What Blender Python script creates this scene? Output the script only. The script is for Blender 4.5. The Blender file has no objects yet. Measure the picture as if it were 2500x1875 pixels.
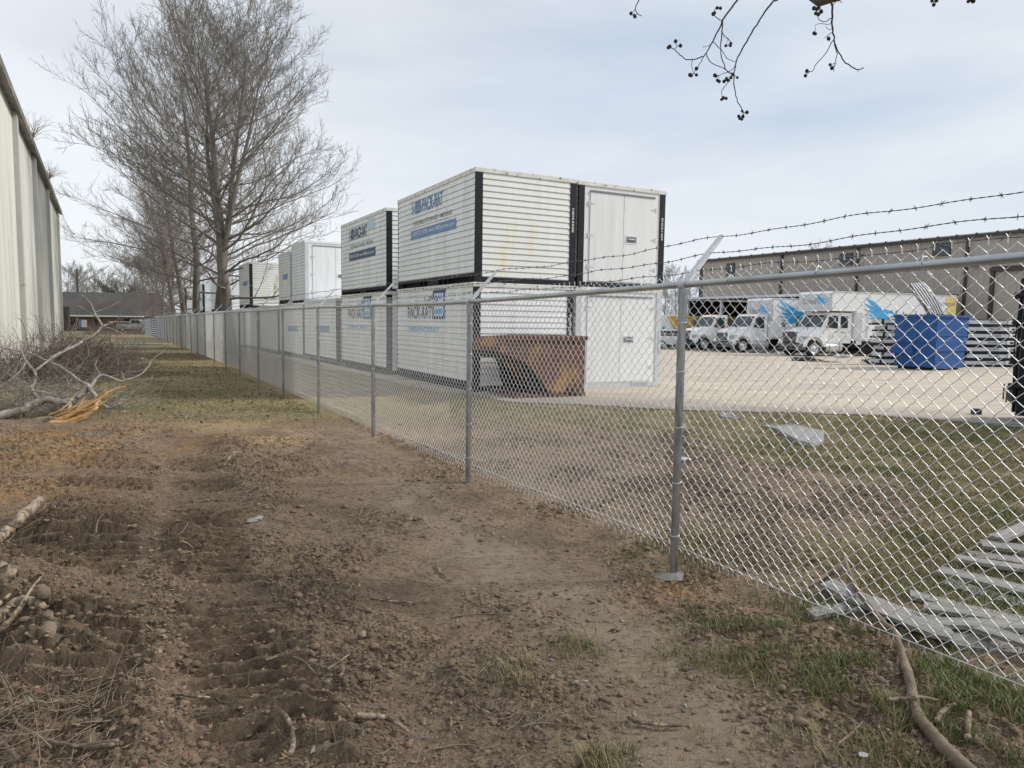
import bpy, math, random
import numpy as np
from math import radians as R, sin, cos, pi
from mathutils import Vector, Matrix, Euler

# ------------------------------------------------------------------ camera, world, sun, exposure
SC = bpy.context.scene
COL = SC.collection
F = 1740.0; PITCH = math.atan(152.5/1740); ROLL = R(0.8); CAMZ = 1.6
_c, _s = cos(PITCH), sin(PITCH); _cr, _sr = cos(ROLL), sin(ROLL)
U0 = np.array([0, _s, _c]); X0 = np.array([1.0, 0, 0])
RIGHT = X0*_cr + U0*_sr; UP = -X0*_sr + U0*_cr; FWD = np.array([0, _c, -_s])
cam = bpy.data.cameras.new('camera'); camo = bpy.data.objects.new('camera', cam); COL.objects.link(camo)
cam.sensor_width = 36; cam.lens = 36*F/2500; cam.clip_start = 0.05; cam.clip_end = 3000
M = Matrix(((RIGHT[0], UP[0], -FWD[0], 0), (RIGHT[1], UP[1], -FWD[1], 0), (RIGHT[2], UP[2], -FWD[2], CAMZ), (0, 0, 0, 1)))
camo.matrix_world = M
SC.camera = camo
SC.view_settings.view_transform = 'Standard'; SC.view_settings.look = 'None'
SC.view_settings.gamma = 1; SC.view_settings.exposure = 0.12
SC.cycles.max_bounces = 6; SC.cycles.transparent_max_bounces = 8

SUN_DIR = Vector((0.87, 0.16, 0.62)).normalized()
w = bpy.data.worlds.new("World"); SC.world = w; w.use_nodes = True
nt = w.node_tree; nt.nodes.clear()
def N(t, **k):
    n = nt.nodes.new(t)
    for a, b in k.items(): setattr(n, a, b)
    return n
sky = N('ShaderNodeTexSky', sky_type='NISHITA', sun_disc=False)
sky.sun_elevation = math.asin(SUN_DIR.z); sky.sun_rotation = math.atan2(SUN_DIR.x, SUN_DIR.y)
sky.air_density = 1.0; sky.dust_density = 1.5; sky.ozone_density = 2.0
tc = N('ShaderNodeTexCoord')
mp = N('ShaderNodeMapping'); mp.inputs['Scale'].default_value = (1.0, 1.3, 4.2); mp.inputs['Rotation'].default_value = (R(8), R(-14), R(20))
n1 = N('ShaderNodeTexNoise'); n1.inputs['Scale'].default_value = 1.5; n1.inputs['Detail'].default_value = 6; n1.inputs['Roughness'].default_value = 0.48; n1.inputs['Distortion'].default_value = 0.5
cr = N('ShaderNodeValToRGB')
cr.color_ramp.elements[0].position = 0.25; cr.color_ramp.elements[0].color = (0.72, 0.72, 0.72, 1)
cr.color_ramp.elements[1].position = 0.55; cr.color_ramp.elements[1].color = (1, 1, 1, 1)
n2 = N('ShaderNodeTexNoise'); n2.inputs['Scale'].default_value = 1.1; n2.inputs['Detail'].default_value = 5
mp2 = N('ShaderNodeMapping'); mp2.inputs['Scale'].default_value = (1.0, 1.4, 5.5); mp2.inputs['Rotation'].default_value = (R(6), R(12), R(-20)); mp2.inputs['Location'].default_value = (3.1, 0.7, 1.4)
cr2 = N('ShaderNodeValToRGB')
cr2.color_ramp.elements[0].position = 0.30; cr2.color_ramp.elements[0].color = (0.54, 0.63, 0.75, 1)
cr2.color_ramp.elements[1].position = 0.60; cr2.color_ramp.elements[1].color = (0.80, 0.84, 0.885, 1)
# brighter veil low on the horizon
sep = N('ShaderNodeSeparateXYZ')
hz = N('ShaderNodeMapRange'); hz.inputs['From Min'].default_value = 0.0; hz.inputs['From Max'].default_value = 0.30; hz.inputs['To Min'].default_value = 1.0; hz.inputs['To Max'].default_value = 0.0
veil = N('ShaderNodeMixRGB', blend_type='MIX'); veil.inputs['Color2'].default_value = (0.88, 0.91, 0.93, 1)
hzm = N('ShaderNodeMath', operation='MULTIPLY'); hzm.inputs[1].default_value = 0.65
b1 = N('ShaderNodeBackground'); b1.inputs['Strength'].default_value = 0.09
b2 = N('ShaderNodeBackground'); b2.inputs['Strength'].default_value = 1.0
mx = N('ShaderNodeMixShader'); out = N('ShaderNodeOutputWorld')
L = nt.links.new
L(tc.outputs['Generated'], mp.inputs['Vector']); L(mp.outputs[0], n1.inputs['Vector']); L(n1.outputs['Fac'], cr.inputs[0])
L(tc.outputs['Generated'], mp2.inputs['Vector']); L(mp2.outputs[0], n2.inputs['Vector']); L(n2.outputs['Fac'], cr2.inputs[0])
L(tc.outputs['Generated'], sep.inputs[0]); L(sep.outputs['Z'], hz.inputs['Value']); L(hz.outputs[0], hzm.inputs[0])
L(hzm.outputs[0], veil.inputs['Fac']); L(cr2.outputs[0], veil.inputs['Color1'])
L(sky.outputs[0], b1.inputs['Color']); L(veil.outputs[0], b2.inputs['Color'])
L(cr.outputs[0], mx.inputs['Fac']); L(b1.outputs[0], mx.inputs[1]); L(b2.outputs[0], mx.inputs[2]); L(mx.outputs[0], out.inputs['Surface'])
sl = bpy.data.lights.new('sun', 'SUN'); sl.energy = 3.0; sl.angle = R(7); sl.color = (1.0, 0.95, 0.87)
so = bpy.data.objects.new('sun', sl); COL.objects.link(so)
so.rotation_euler = SUN_DIR.to_track_quat('Z', 'Y').to_euler()

random.seed(7); rng = np.random.default_rng(7)

# ------------------------------------------------------------------ geometry helpers
def ray(px, py):
    return RIGHT*((px-1250)/F) + UP*((937.5-py)/F) + FWD
def G(px, py, z=0.0):
    d = ray(px, py); t = (z-CAMZ)/d[2]; return Vector(d*t + np.array([0, 0, CAMZ]))
def D(px, py, Y):
    d = ray(px, py); t = Y/d[1]; return Vector(d*t + np.array([0, 0, CAMZ]))
def HX(px, Y):   # x of a place seen at column px at distance Y, near eye level
    hy = 785 + (px-1250)*math.tan(ROLL)
    return D(px, hy, Y).x

class MB:
    def __init__(s): s.v = []; s.f = []; s.m = []; s.sm = []
    def add(s, vs, fs, mi=0, smooth=False):
        o = len(s.v); s.v += [tuple(v) for v in vs]
        for f in fs: s.f.append([i+o for i in f]); s.m.append(mi); s.sm.append(smooth)
    def box(s, c, d, mi=0, rot=None, top=None, off=(0, 0)):
        x, y, z = d[0]/2, d[1]/2, d[2]/2; tx, ty = top if top else (1, 1)
        vs = [Vector(p) for p in ((-x, -y, -z), (x, -y, -z), (x, y, -z), (-x, y, -z),
              (-x*tx+off[0], -y*ty+off[1], z), (x*tx+off[0], -y*ty+off[1], z), (x*tx+off[0], y*ty+off[1], z), (-x*tx+off[0], y*ty+off[1], z))]
        if rot is not None:
            m = Euler(rot).to_matrix(); vs = [m @ v for v in vs]
        vs = [v + Vector(c) for v in vs]
        s.add(vs, [(0, 3, 2, 1), (4, 5, 6, 7), (0, 1, 5, 4), (1, 2, 6, 5), (2, 3, 7, 6), (3, 0, 4, 7)], mi)
        return s
    def bb(s, a, b, mi=0):
        return s.box([(a[i]+b[i])/2 for i in range(3)], [abs(b[i]-a[i]) for i in range(3)], mi)
    def hexa(s, p, mi=0):   # 8 points, bottom loop then top loop
        s.add(p, [(0, 3, 2, 1), (4, 5, 6, 7), (0, 1, 5, 4), (1, 2, 6, 5), (2, 3, 7, 6), (3, 0, 4, 7)], mi); return s
    def prism(s, prof, axis, a, b, mi=0, smooth=False):
        # prof: 2D loop in the plane perpendicular to axis
        def P(q, t):
            if axis == 'x': return (t, q[0], q[1])
            if axis == 'y': return (q[0], t, q[1])
            return (q[0], q[1], t)
        n = len(prof); vs = [P(q, a) for q in prof] + [P(q, b) for q in prof]
        fs = [(i, (i+1) % n, n+(i+1) % n, n+i) for i in range(n)]
        s.add(vs, fs, mi, smooth); s.add(vs, [tuple(range(n))[::-1], tuple(range(n, 2*n))], mi); return s
    def tube(s, pts, rad, n=8, mi=0, caps=True, smooth=True):
        pts = [Vector(p) for p in pts]; k = len(pts)
        if not hasattr(rad, '__len__'): rad = [rad]*k
        vs = []; u = None
        for i in range(k):
            t = (pts[min(i+1, k-1)]-pts[max(i-1, 0)]).normalized()
            if u is None:
                a = Vector((0, 0, 1)) if abs(t.z) < .9 else Vector((1, 0, 0)); u = t.cross(a).normalized()
            else:
                u = (u - t*u.dot(t)).normalized()
            v = t.cross(u)
            for j in range(n):
                an = 2*pi*j/n; vs.append(pts[i]+(u*cos(an)+v*sin(an))*rad[i])
        fs = [(i*n+j, i*n+(j+1) % n, (i+1)*n+(j+1) % n, (i+1)*n+j) for i in range(k-1) for j in range(n)]
        s.add(vs, fs, mi, smooth)
        if caps: s.add(vs, [tuple(range(n))[::-1], tuple(range((k-1)*n, k*n))], mi)
        return s
    def build(s, name, mats, parent=None, bevel=0, loc=None):
        me = bpy.data.meshes.new(name); me.from_pydata(s.v, [], s.f); me.validate()
        if not isinstance(mats, (list, tuple)): mats = [mats]
        for m in mats: me.materials.append(m)
        if len(me.polygons) == len(s.m):
            me.polygons.foreach_set('material_index', s.m); me.polygons.foreach_set('use_smooth', s.sm)
        o = bpy.data.objects.new(name, me); COL.objects.link(o)
        if parent: o.parent = parent
        if loc is not None: o.location = loc
        if bevel:
            b = o.modifiers.new('bevel', 'BEVEL'); b.width = bevel; b.segments = 2; b.limit_method = 'ANGLE'; b.angle_limit = R(40)
        return o

def np_mesh(name, verts, faces, mats, parent=None, midx=None, smooth=False, attr=None):
    me = bpy.data.meshes.new(name)
    nv, nf, k = len(verts), len(faces), faces.shape[1]
    me.vertices.add(nv); me.vertices.foreach_set('co', np.ascontiguousarray(verts, dtype=np.float32).ravel())
    me.loops.add(nf*k); me.loops.foreach_set('vertex_index', np.ascontiguousarray(faces, dtype=np.int32).ravel())
    me.polygons.add(nf); me.polygons.foreach_set('loop_start', np.arange(0, nf*k, k, dtype=np.int32)); me.polygons.foreach_set('loop_total', np.full(nf, k, dtype=np.int32))
    if not isinstance(mats, (list, tuple)): mats = [mats]
    for m in mats: me.materials.append(m)
    if midx is not None: me.polygons.foreach_set('material_index', midx.astype(np.int32))
    me.polygons.foreach_set('use_smooth', np.full(nf, smooth))
    if attr:
        for an, av in attr.items():
            at = me.attributes.new(an, 'FLOAT', 'POINT'); at.data.foreach_set('value', av.astype(np.float32))
    me.update(calc_edges=True)
    o = bpy.data.objects.new(name, me); COL.objects.link(o)
    if parent: o.parent = parent
    return o

def tubes_arr(P, Rr, S=3):
    """P [N,K,3], Rr [N,K] -> verts, quads"""
    P = np.asarray(P, float); n, k, _ = P.shape
    T = np.empty_like(P); T[:, 1:-1] = P[:, 2:]-P[:, :-2]; T[:, 0] = P[:, 1]-P[:, 0]; T[:, -1] = P[:, -1]-P[:, -2]
    T /= np.linalg.norm(T, axis=2, keepdims=True)+1e-9
    ref = np.zeros((n, 1, 3)); m = T.mean(1)
    ref[:, 0, :] = np.where(np.abs(m[:, 2:3]) < .8, np.array([[0, 0, 1.0]]), np.array([[1.0, 0.13, 0]]))
    U = np.cross(T, ref); U /= np.linalg.norm(U, axis=2, keepdims=True)+1e-9
    V = np.cross(T, U)
    an = np.arange(S)*2*pi/S
    vs = P[:, :, None, :] + Rr[:, :, None, None]*(U[:, :, None, :]*np.cos(an)[None, None, :, None]+V[:, :, None, :]*np.sin(an)[None, None, :, None])
    idx = np.arange(n*k*S).reshape(n, k, S)
    a = idx[:, :-1, :]; b = np.roll(a, -1, 2); d = idx[:, 1:, :]; c = np.roll(d, -1, 2)
    return vs.reshape(-1, 3), np.stack([a, b, c, d], -1).reshape(-1, 4)

def tubes(lines, S=3):
    """lines: list of (pts array [K,3], radii [K])"""
    g = {}
    for p, r in lines: g.setdefault(len(p), []).append((p, r))
    Vs, Fs, o = [], [], 0
    for k, l in g.items():
        v, f = tubes_arr(np.array([a for a, _ in l]), np.array([b for _, b in l]), S)
        Vs.append(v); Fs.append(f+o); o += len(v)
    return np.concatenate(Vs), np.concatenate(Fs)

def tag(o, label=None, cat=None, group=None, kind=None):
    if label: o['label'] = label
    if cat: o['category'] = cat
    if group: o['group'] = group
    if kind: o['kind'] = kind
    return o
def empty(name, loc=(0, 0, 0), rz=0, label=None, cat=None, group=None):
    o = bpy.data.objects.new(name, None); COL.objects.link(o); o.location = loc; o.rotation_euler = (0, 0, rz)
    return tag(o, label, cat, group)
def copy_tree(o, parent=None):
    c = o.copy(); COL.objects.link(c); c.parent = parent
    for ch in list(o.children): copy_tree(ch, c)
    return c

# ------------------------------------------------------------------ numpy noise
def _hash(i, j, seed):
    h = (i.astype(np.int64)*374761393 + j.astype(np.int64)*668265263 + seed*1442695041) & 0xffffffff
    h = ((h ^ (h >> 13))*1274126177) & 0xffffffff
    return ((h ^ (h >> 16)) & 0xffff)/65535.0
def vnoise(x, y, seed=0):
    xi, yi = np.floor(x), np.floor(y); fx, fy = x-xi, y-yi
    fx = fx*fx*(3-2*fx); fy = fy*fy*(3-2*fy); xi = xi.astype(np.int64); yi = yi.astype(np.int64)
    a, b = _hash(xi, yi, seed), _hash(xi+1, yi, seed); c, d = _hash(xi, yi+1, seed), _hash(xi+1, yi+1, seed)
    return (a*(1-fx)+b*fx)*(1-fy)+(c*(1-fx)+d*fx)*fy
def fbm(x, y, oct=4, seed=0, gain=.5):
    s = 0; a = 1; t = 0
    for o in range(oct):
        s = s + a*vnoise(x*2**o+17.3*o, y*2**o-9.1*o, seed+o); t += a; a *= gain
    return s/t
def sst(a, b, x):
    t = np.clip((x-a)/(b-a), 0, 1); return t*t*(3-2*t)

# ------------------------------------------------------------------ materials
def mat(name, col, rough=.6, metal=0.0, var=.12, vs=6.0, bump=0.0, bs=60.0, col2=None, lo=.45, hi=.65, cs=3.0, stretch=(1, 1, 1), spec=.5, col3=None, cs3=12, lo3=.55, hi3=.7, detail=6, world=False):
    m = bpy.data.materials.new(name); m.use_nodes = True; t = m.node_tree; n = t.nodes; l = t.links.new
    b = n['Principled BSDF']; b.inputs['Roughness'].default_value = rough; b.inputs['Metallic'].default_value = metal
    b.inputs['Specular IOR Level'].default_value = spec
    c = n.new('ShaderNodeTexCoord'); mpn = n.new('ShaderNodeMapping'); mpn.inputs['Scale'].default_value = stretch
    if world:
        gp = n.new('ShaderNodeNewGeometry'); l(gp.outputs['Position'], mpn.inputs[0])
    else: l(c.outputs['Object'], mpn.inputs[0])
    def noise(sc, det=detail):
        k = n.new('ShaderNodeTexNoise'); k.inputs['Scale'].default_value = sc; k.inputs['Detail'].default_value = det; k.inputs['Roughness'].default_value = .6; l(mpn.outputs[0], k.inputs['Vector']); return k
    cur = n.new('ShaderNodeRGB').outputs[0]; cur.default_value = (*col, 1)
    def blend(cur, cc, sc, a, z):
        k = noise(sc); mr = n.new('ShaderNodeMapRange'); mr.inputs['From Min'].default_value = a; mr.inputs['From Max'].default_value = z; l(k.outputs['Fac'], mr.inputs['Value'])
        x = n.new('ShaderNodeMixRGB'); l(mr.outputs[0], x.inputs[0]); l(cur, x.inputs[1]); x.inputs[2].default_value = (*cc, 1); return x.outputs[0]
    if col2: cur = blend(cur, col2, cs, lo, hi)
    if col3: cur = blend(cur, col3, cs3, lo3, hi3)
    if var:
        k = noise(vs); mr = n.new('ShaderNodeMapRange'); mr.inputs['From Min'].default_value = .25; mr.inputs['From Max'].default_value = .75
        mr.inputs['To Min'].default_value = 1-var; mr.inputs['To Max'].default_value = 1+var; l(k.outputs['Fac'], mr.inputs['Value'])
        x = n.new('ShaderNodeMixRGB'); x.blend_type = 'MULTIPLY'; x.inputs[0].default_value = 1; l(cur, x.inputs[1]); l(mr.outputs[0], x.inputs[2]); cur = x.outputs[0]
    l(cur, b.inputs['Base Color'])
    if bump:
        k = noise(bs, 8); bn = n.new('ShaderNodeBump'); bn.inputs['Strength'].default_value = bump; bn.inputs['Distance'].default_value = .02; l(k.outputs['Fac'], bn.inputs['Height']); l(bn.outputs[0], b.inputs['Normal'])
    return m

MT = {}
MT['galv'] = mat('galvanised_pipe', (.38, .395, .41), .38, .9, .16, 20, .05, 80, col2=(.22, .24, .26), cs=9, stretch=(3, 3, .6))
MT['galv_dark'] = mat('galvanised_rail', (.48, .51, .53), .36, .92, .2, 12, .05, 80, col2=(.34, .37, .39), cs=6)
MT['galv_bright'] = mat('galvanised_arm', (.62, .64, .65), .5, .45, .12, 20, col2=(.48, .50, .51))
MT['wire'] = mat('zinc_wire', (.74, .75, .76), .40, .45, .1, 30)
MT['barb'] = mat('barbed_wire_steel', (.16, .17, .20), .5, .6, .2, 30)
MT['wpaint'] = mat('white_siding', (.80, .83, .84), .42, 0, .07, 2, col2=(.70, .725, .73), cs=1.2, lo=.45, hi=.7, col3=(.52, .50, .45), cs3=5, lo3=.62, hi3=.80, stretch=(2.5, 2.5, .3))
MT['wclean'] = mat('white_panel', (.81, .82, .83), .45, 0, .05, 2, col2=(.72, .735, .745), cs=1.2, lo=.45, hi=.75, col3=(.58, .55, .48), cs3=6, lo3=.66, hi3=.82, stretch=(3, 3, .35))
MT['cream'] = mat('yellowed_siding', (.77, .785, .765), .45, 0, .05, 3, col2=(.74, .69, .52), cs=1.6, lo=.52, hi=.75, stretch=(1.5, 1.5, .35))
MT['trim'] = mat('weathered_trim', (.74, .74, .71), .55, 0, .1, 8, col2=(.50, .47, .36), cs=4, lo=.5, hi=.72, col3=(.22, .12, .06), cs3=11, lo3=.60, hi3=.66, stretch=(1, 1, 1))
MT['black'] = mat('black_paint', (.014, .016, .020), .6, 0, .3, 5, col2=(.07, .075, .08), cs=7, lo=.62, hi=.8, stretch=(2, 2, .5), spec=.25)
MT['dark'] = mat('dark_parts_and_shade', (.012, .012, .013), .8, 0, .1)  # near-black of dark parts; also stands in for shade in hollow bases
MT['greypost'] = mat('grey_post', (.58, .60, .63), .5, 0, .08, 5)
MT['rust'] = mat('rusty_steel', (.13, .06, .04), .75, .1, .3, 6, .25, 30, col2=(.36, .20, .055), cs=1.3, lo=.52, hi=.66, col3=(.06, .03, .025), cs3=5, lo3=.56, hi3=.7)
MT['navy'] = mat('navy_print', (.045, .085, .20), .5, 0, .1)
MT['blue'] = mat('blue_print', (.15, .29, .54), .5, 0, .1)
MT['lblue'] = mat('sky_blue_print', (.07, .42, .80), .5, 0, .05)
MT['pblue'] = mat('pale_blue_print', (.52, .64, .78), .5, 0, .05)
MT['gprint'] = mat('grey_print', (.22, .23, .25), .5, 0, .05)
MT['wprint'] = mat('white_print', (.85, .85, .85), .5, 0, .03)
MT['yellow'] = mat('yellow_wrap', (.78, .46, .06), .45, 0, .08)
MT['pyellow'] = mat('pale_yellow_wrap', (.82, .66, .22), .45, 0, .06)
MT['truckw'] = mat('truck_white', (.90, .905, .91), .25, 0, .03, 2)
MT['glass'] = mat('windscreen', (.03, .045, .05), .08, 0, .2, 2)
MT['tyre'] = mat('tyre_rubber', (.02, .02, .021), .85, 0, .2)
MT['rim'] = mat('polished_rim', (.72, .73, .74), .35, .5, .1)
MT['bumper'] = mat('grey_bumper', (.13, .14, .155), .55, 0, .1)
MT['bumperb'] = mat('black_bumper', (.03, .032, .036), .5, 0, .1)
MT['chrome'] = mat('grille_metal', (.35, .36, .37), .35, .6, .1)
MT['tank'] = mat('aluminium_tank', (.66, .67, .68), .35, .6, .05)
MT['orange'] = mat('amber_lens', (.7, .2, .03), .3, 0, .05)
MT['dblue'] = mat('dumpster_blue', (.016, .078, .27), .45, 0, .12, 3, .04, 20, col2=(.024, .10, .32), cs=2.2, spec=.3, col3=(.10, .055, .035), cs3=6, lo3=.68, hi3=.74)
MT['lid'] = mat('grey_lid', (.30, .31, .34), .5, 0, .1); MT['lidd'] = mat('black_lid', (.03, .032, .045), .5, 0, .1)
MT['taupe'] = mat('taupe_metal_wall', (.45, .405, .35), .5, .0, .06, 1.2, stretch=(1, 1, .2))
MT['brownm'] = mat('dark_brown_trim', (.06, .052, .046), .5, 0, .1)
MT['roofw'] = mat('pale_roof', (.6, .62, .63), .5, 0, .05)
MT['ivory'] = mat('ivory_ribbed_wall', (.60, .60, .54), .5, 0, .06, .8, col2=(.42, .43, .41), cs=.35, lo=.42, hi=.66, col3=(.35, .36, .34), cs3=2.2, lo3=.6, hi3=.8, stretch=(3, 3, .22))
MT['ivoryd'] = mat('grey_downspout', (.44, .45, .42), .5, 0, .08, 2)
MT['gutter'] = mat('brown_gutter', (.13, .115, .10), .5, 0, .2, 3, col2=(.25, .24, .22), cs=2)
MT['found'] = mat('foundation', (.16, .15, .13), .9, 0, .25, 3, .3, 30)
MT['shingle'] = mat('dark_shingle', (.066, .058, .055), .85, 0, .2, .6, .3, 12, col2=(.095, .085, .08), cs=.25)
MT['brick'] = mat('brown_brick', (.15, .10, .075), .85, 0, .25, 4, .2, 20)
MT['bark'] = mat('grey_brown_bark', (.125, .11, .092), .9, 0, .3, 6, .6, 25, col2=(.19, .175, .155), cs=4, stretch=(1, 1, .25))
MT['twig'] = mat('twig_bark', (.165, .145, .122), .85, 0, .2, 3)
MT['twigd'] = mat('dark_twig', (.035, .03, .035), .8, 0, .2, 3)
MT['berry'] = mat('seed_pod', (.025, .02, .022), .7, 0, .2)
MT['farbark'] = mat('far_tree_bark', (.22, .21, .19), .9, 0, .2, 1)
MT['everg'] = mat('evergreen_leaf', (.045, .06, .038), .7, 0, .4, .8)
MT['greylimb'] = mat('lichen_limb', (.22, .20, .175), .85, 0, .3, 12, .4, 40, col2=(.34, .32, .29), cs=8, lo=.5, hi=.6)
MT['orangew'] = mat('torn_orange_wood', (.50, .33, .17), .8, 0, .25, 10, .5, 30, col2=(.60, .36, .13), cs=6, stretch=(1, 1, 1))
MT['barkroot'] = mat('root_bark', (.20, .15, .105), .85, 0, .3, 14, .5, 40, col2=(.13, .095, .065), cs=9)
MT['tanlog'] = mat('tan_log', (.34, .27, .20), .85, 0, .3, 12, .9, 40, col2=(.13, .09, .06), cs=16, lo=.46, hi=.56)
MT['brush'] = mat('brush_twigs', (.15, .12, .098), .9, 0, .35, 4)
MT['straw'] = mat('dirt_twigs', (.24, .185, .13), .9, 0, .4, 8)
MT['plank'] = mat('weathered_plank', (.33, .315, .285), .85, 0, .25, 5, .6, 30, col2=(.20, .19, .175), cs=5, lo=.45, hi=.62, col3=(.09, .085, .075), cs3=16, lo3=.6, hi3=.68, stretch=(.35, 5, 5))
MT['grassg'] = mat('green_blade', (.085, .12, .028), .7, 0, .4, 1.5); MT['grassd'] = mat('dry_blade', (.27, .225, .115), .8, 0, .35, 1.5)
MT['grassy'] = mat('yellow_green_blade', (.17, .18, .06), .75, 0, .35, 1.5)
MT['leafb'] = mat('fallen_leaf', (.24, .16, .10), .8, 0, .4, 5); MT['leafr'] = mat('red_brown_leaf', (.16, .08, .05), .8, 0, .4, 5)
MT['clod'] = mat('soil_clod', (.16, .11, .073), .95, 0, .3, 8, .6, 60, col2=(.22, .16, .11), cs=5)
MT['foot'] = mat('damp_footing', (.19, .175, .155), .9, 0, .2, 12, .4, 60)
MT['conc'] = mat('yard_concrete', (.50, .43, .34), .85, 0, .16, 2.5, .12, 25, col2=(.40, .345, .28), cs=.35, lo=.42, hi=.68, col3=(.25, .225, .20), cs3=.9, lo3=.54, hi3=.72, stretch=(.35, 1.9, 1), world=True)
MT['concg'] = mat('rough_concrete', (.28, .275, .26), .9, 0, .15, 6, .5, 40, col2=(.25, .25, .24), cs=5)
MT['litter'] = mat('white_litter', (.52, .52, .51), .6, 0, .1)
MT['tarp'] = mat('black_tarp', (.03, .03, .032), .6, 0, .2)
MT['silver'] = mat('silver_paint', (.45, .47, .49), .3, .3, .05)

# ------------------------------------------------------------------ layout frames
P1 = D(1644, 1419, 4.41); P1 = np.array([P1.x, 4.41])              # first visible fence post
TD = np.array([-sin(R(29)), cos(R(29))]); ND = np.array([cos(R(29)), sin(R(29))])   # along the fence, towards the yard
SP = 3.04
def FX(t, s=0.0): q = P1 + TD*t + ND*s; return q[0], q[1]
def segd(x, y, pts):
    d = np.full(np.shape(x), 1e9)
    for (x1, y1), (x2, y2) in zip(pts[:-1], pts[1:]):
        dx, dy = x2-x1, y2-y1; t = np.clip(((x-x1)*dx+(y-y1)*dy)/(dx*dx+dy*dy), 0, 1)
        d = np.minimum(d, np.hypot(x-x1-t*dx, y-y1-t*dy))
    return d
def base_z(x, y):
    x = np.asarray(x, float); y = np.asarray(y, float)
    s = (x-P1[0])*ND[0]+(y-P1[1])*ND[1]
    z = -0.03*sst(4, 8, y) - 0.27*np.clip((y-20)/42, 0, 1) - .5*np.clip((y-62)/50, 0, 1)
    z = z + 0.05*sst(.1, 1.5, s)*(1-sst(14, 24, y))
    if YE:
        d = segd(x, y, YE); k = np.exp(-(d/1.1)**2); z = z*(1-k)+(yard_z(x, y)-.015)*k
    return z
YE = []
def yard_z(x, y): return 0.11-0.011*(np.asarray(y, float)-15)
def g2(px, py, z=0.0): v = G(px, py, z); return (v.x, v.y)
YE = [g2(3300, 1085, .15), g2(2500, 1046, .15), g2(2330, 1028, .15), g2(2120, 1012, .15), g2(1900, 1006, .15), g2(1650, 1002, .13), g2(1420, 990, .12), g2(1245, 984, .11), (-1.15, 14.75)]
YL = (-1.15-0.4848*95, 14.75+.8746*95)
YARD = YE + [YL, (140, 120), (140, 9.0)]
def in_poly(x, y, poly):
    ins = np.zeros(np.shape(x), bool); n = len(poly)
    for i in range(n):
        x1, y1 = poly[i]; x2, y2 = poly[(i+1) % n]
        if y1 == y2: continue
        c = ((y1 > y) != (y2 > y)) & (x < (x2-x1)*(y-y1)/(y2-y1)+x1); ins ^= c
    return ins
BERMS = [([g2(545, 1070), g2(600, 1170), g2(690, 1240)], .24, .075), ([g2(455, 1300), g2(430, 1420), g2(420, 1520)], .16, .05),
         ([g2(372, 1650), g2(350, 1760), g2(352, 1900)], .13, .07), ([g2(940, 1280), g2(1010, 1290)], .22, .07),
         ([g2(700, 1780), g2(820, 1830)], .2, .07), ([g2(1190, 1640), g2(1330, 1700)], .26, .06),
         ([g2(860, 1700), g2(760, 1600)], .16, .03), ([g2(1290, 1500), g2(1400, 1560)], .16, .03),
         ([g2(1000, 1195), g2(1180, 1300)], .14, .035), ([g2(1120, 1120), g2(960, 1075), g2(820, 1000), g2(760, 965)], .16, .05),
         ([g2(160, 1300), g2(260, 1310)], .26, .10), ([g2(0, 1420), g2(70, 1480), g2(90, 1600)], .35, .12), ([g2(0, 1750), g2(230, 1830)], .4, .06),
         ([g2(1700, 1190), g2(1760, 1240)], .5, .07), ([g2(1640, 1080), g2(1700, 1110), g2(1800, 1160)], .3, .08), ([g2(60, 1100), g2(200, 1075), g2(300, 1060)], .45, .10),
         ([g2(1840, 1560), g2(1930, 1600)], .3, .03)]
PITS = [(g2(165, 1632), .07, .12), (g2(420, 1250), .06, .06), (g2(190, 1320), .10, .06)]
def trk_f(x, y):
    u_ = x*.9+y*.44+.06*np.sin(y*1.7)
    return np.maximum(sst(-1.10, -.85, u_)*(1-sst(-.26, -.04, u_)), sst(-.08, .10, u_)*(1-sst(.48, .6, u_)))*sst(1.5, 2.0, y)*(1-sst(7.0, 9.0, y))
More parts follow.
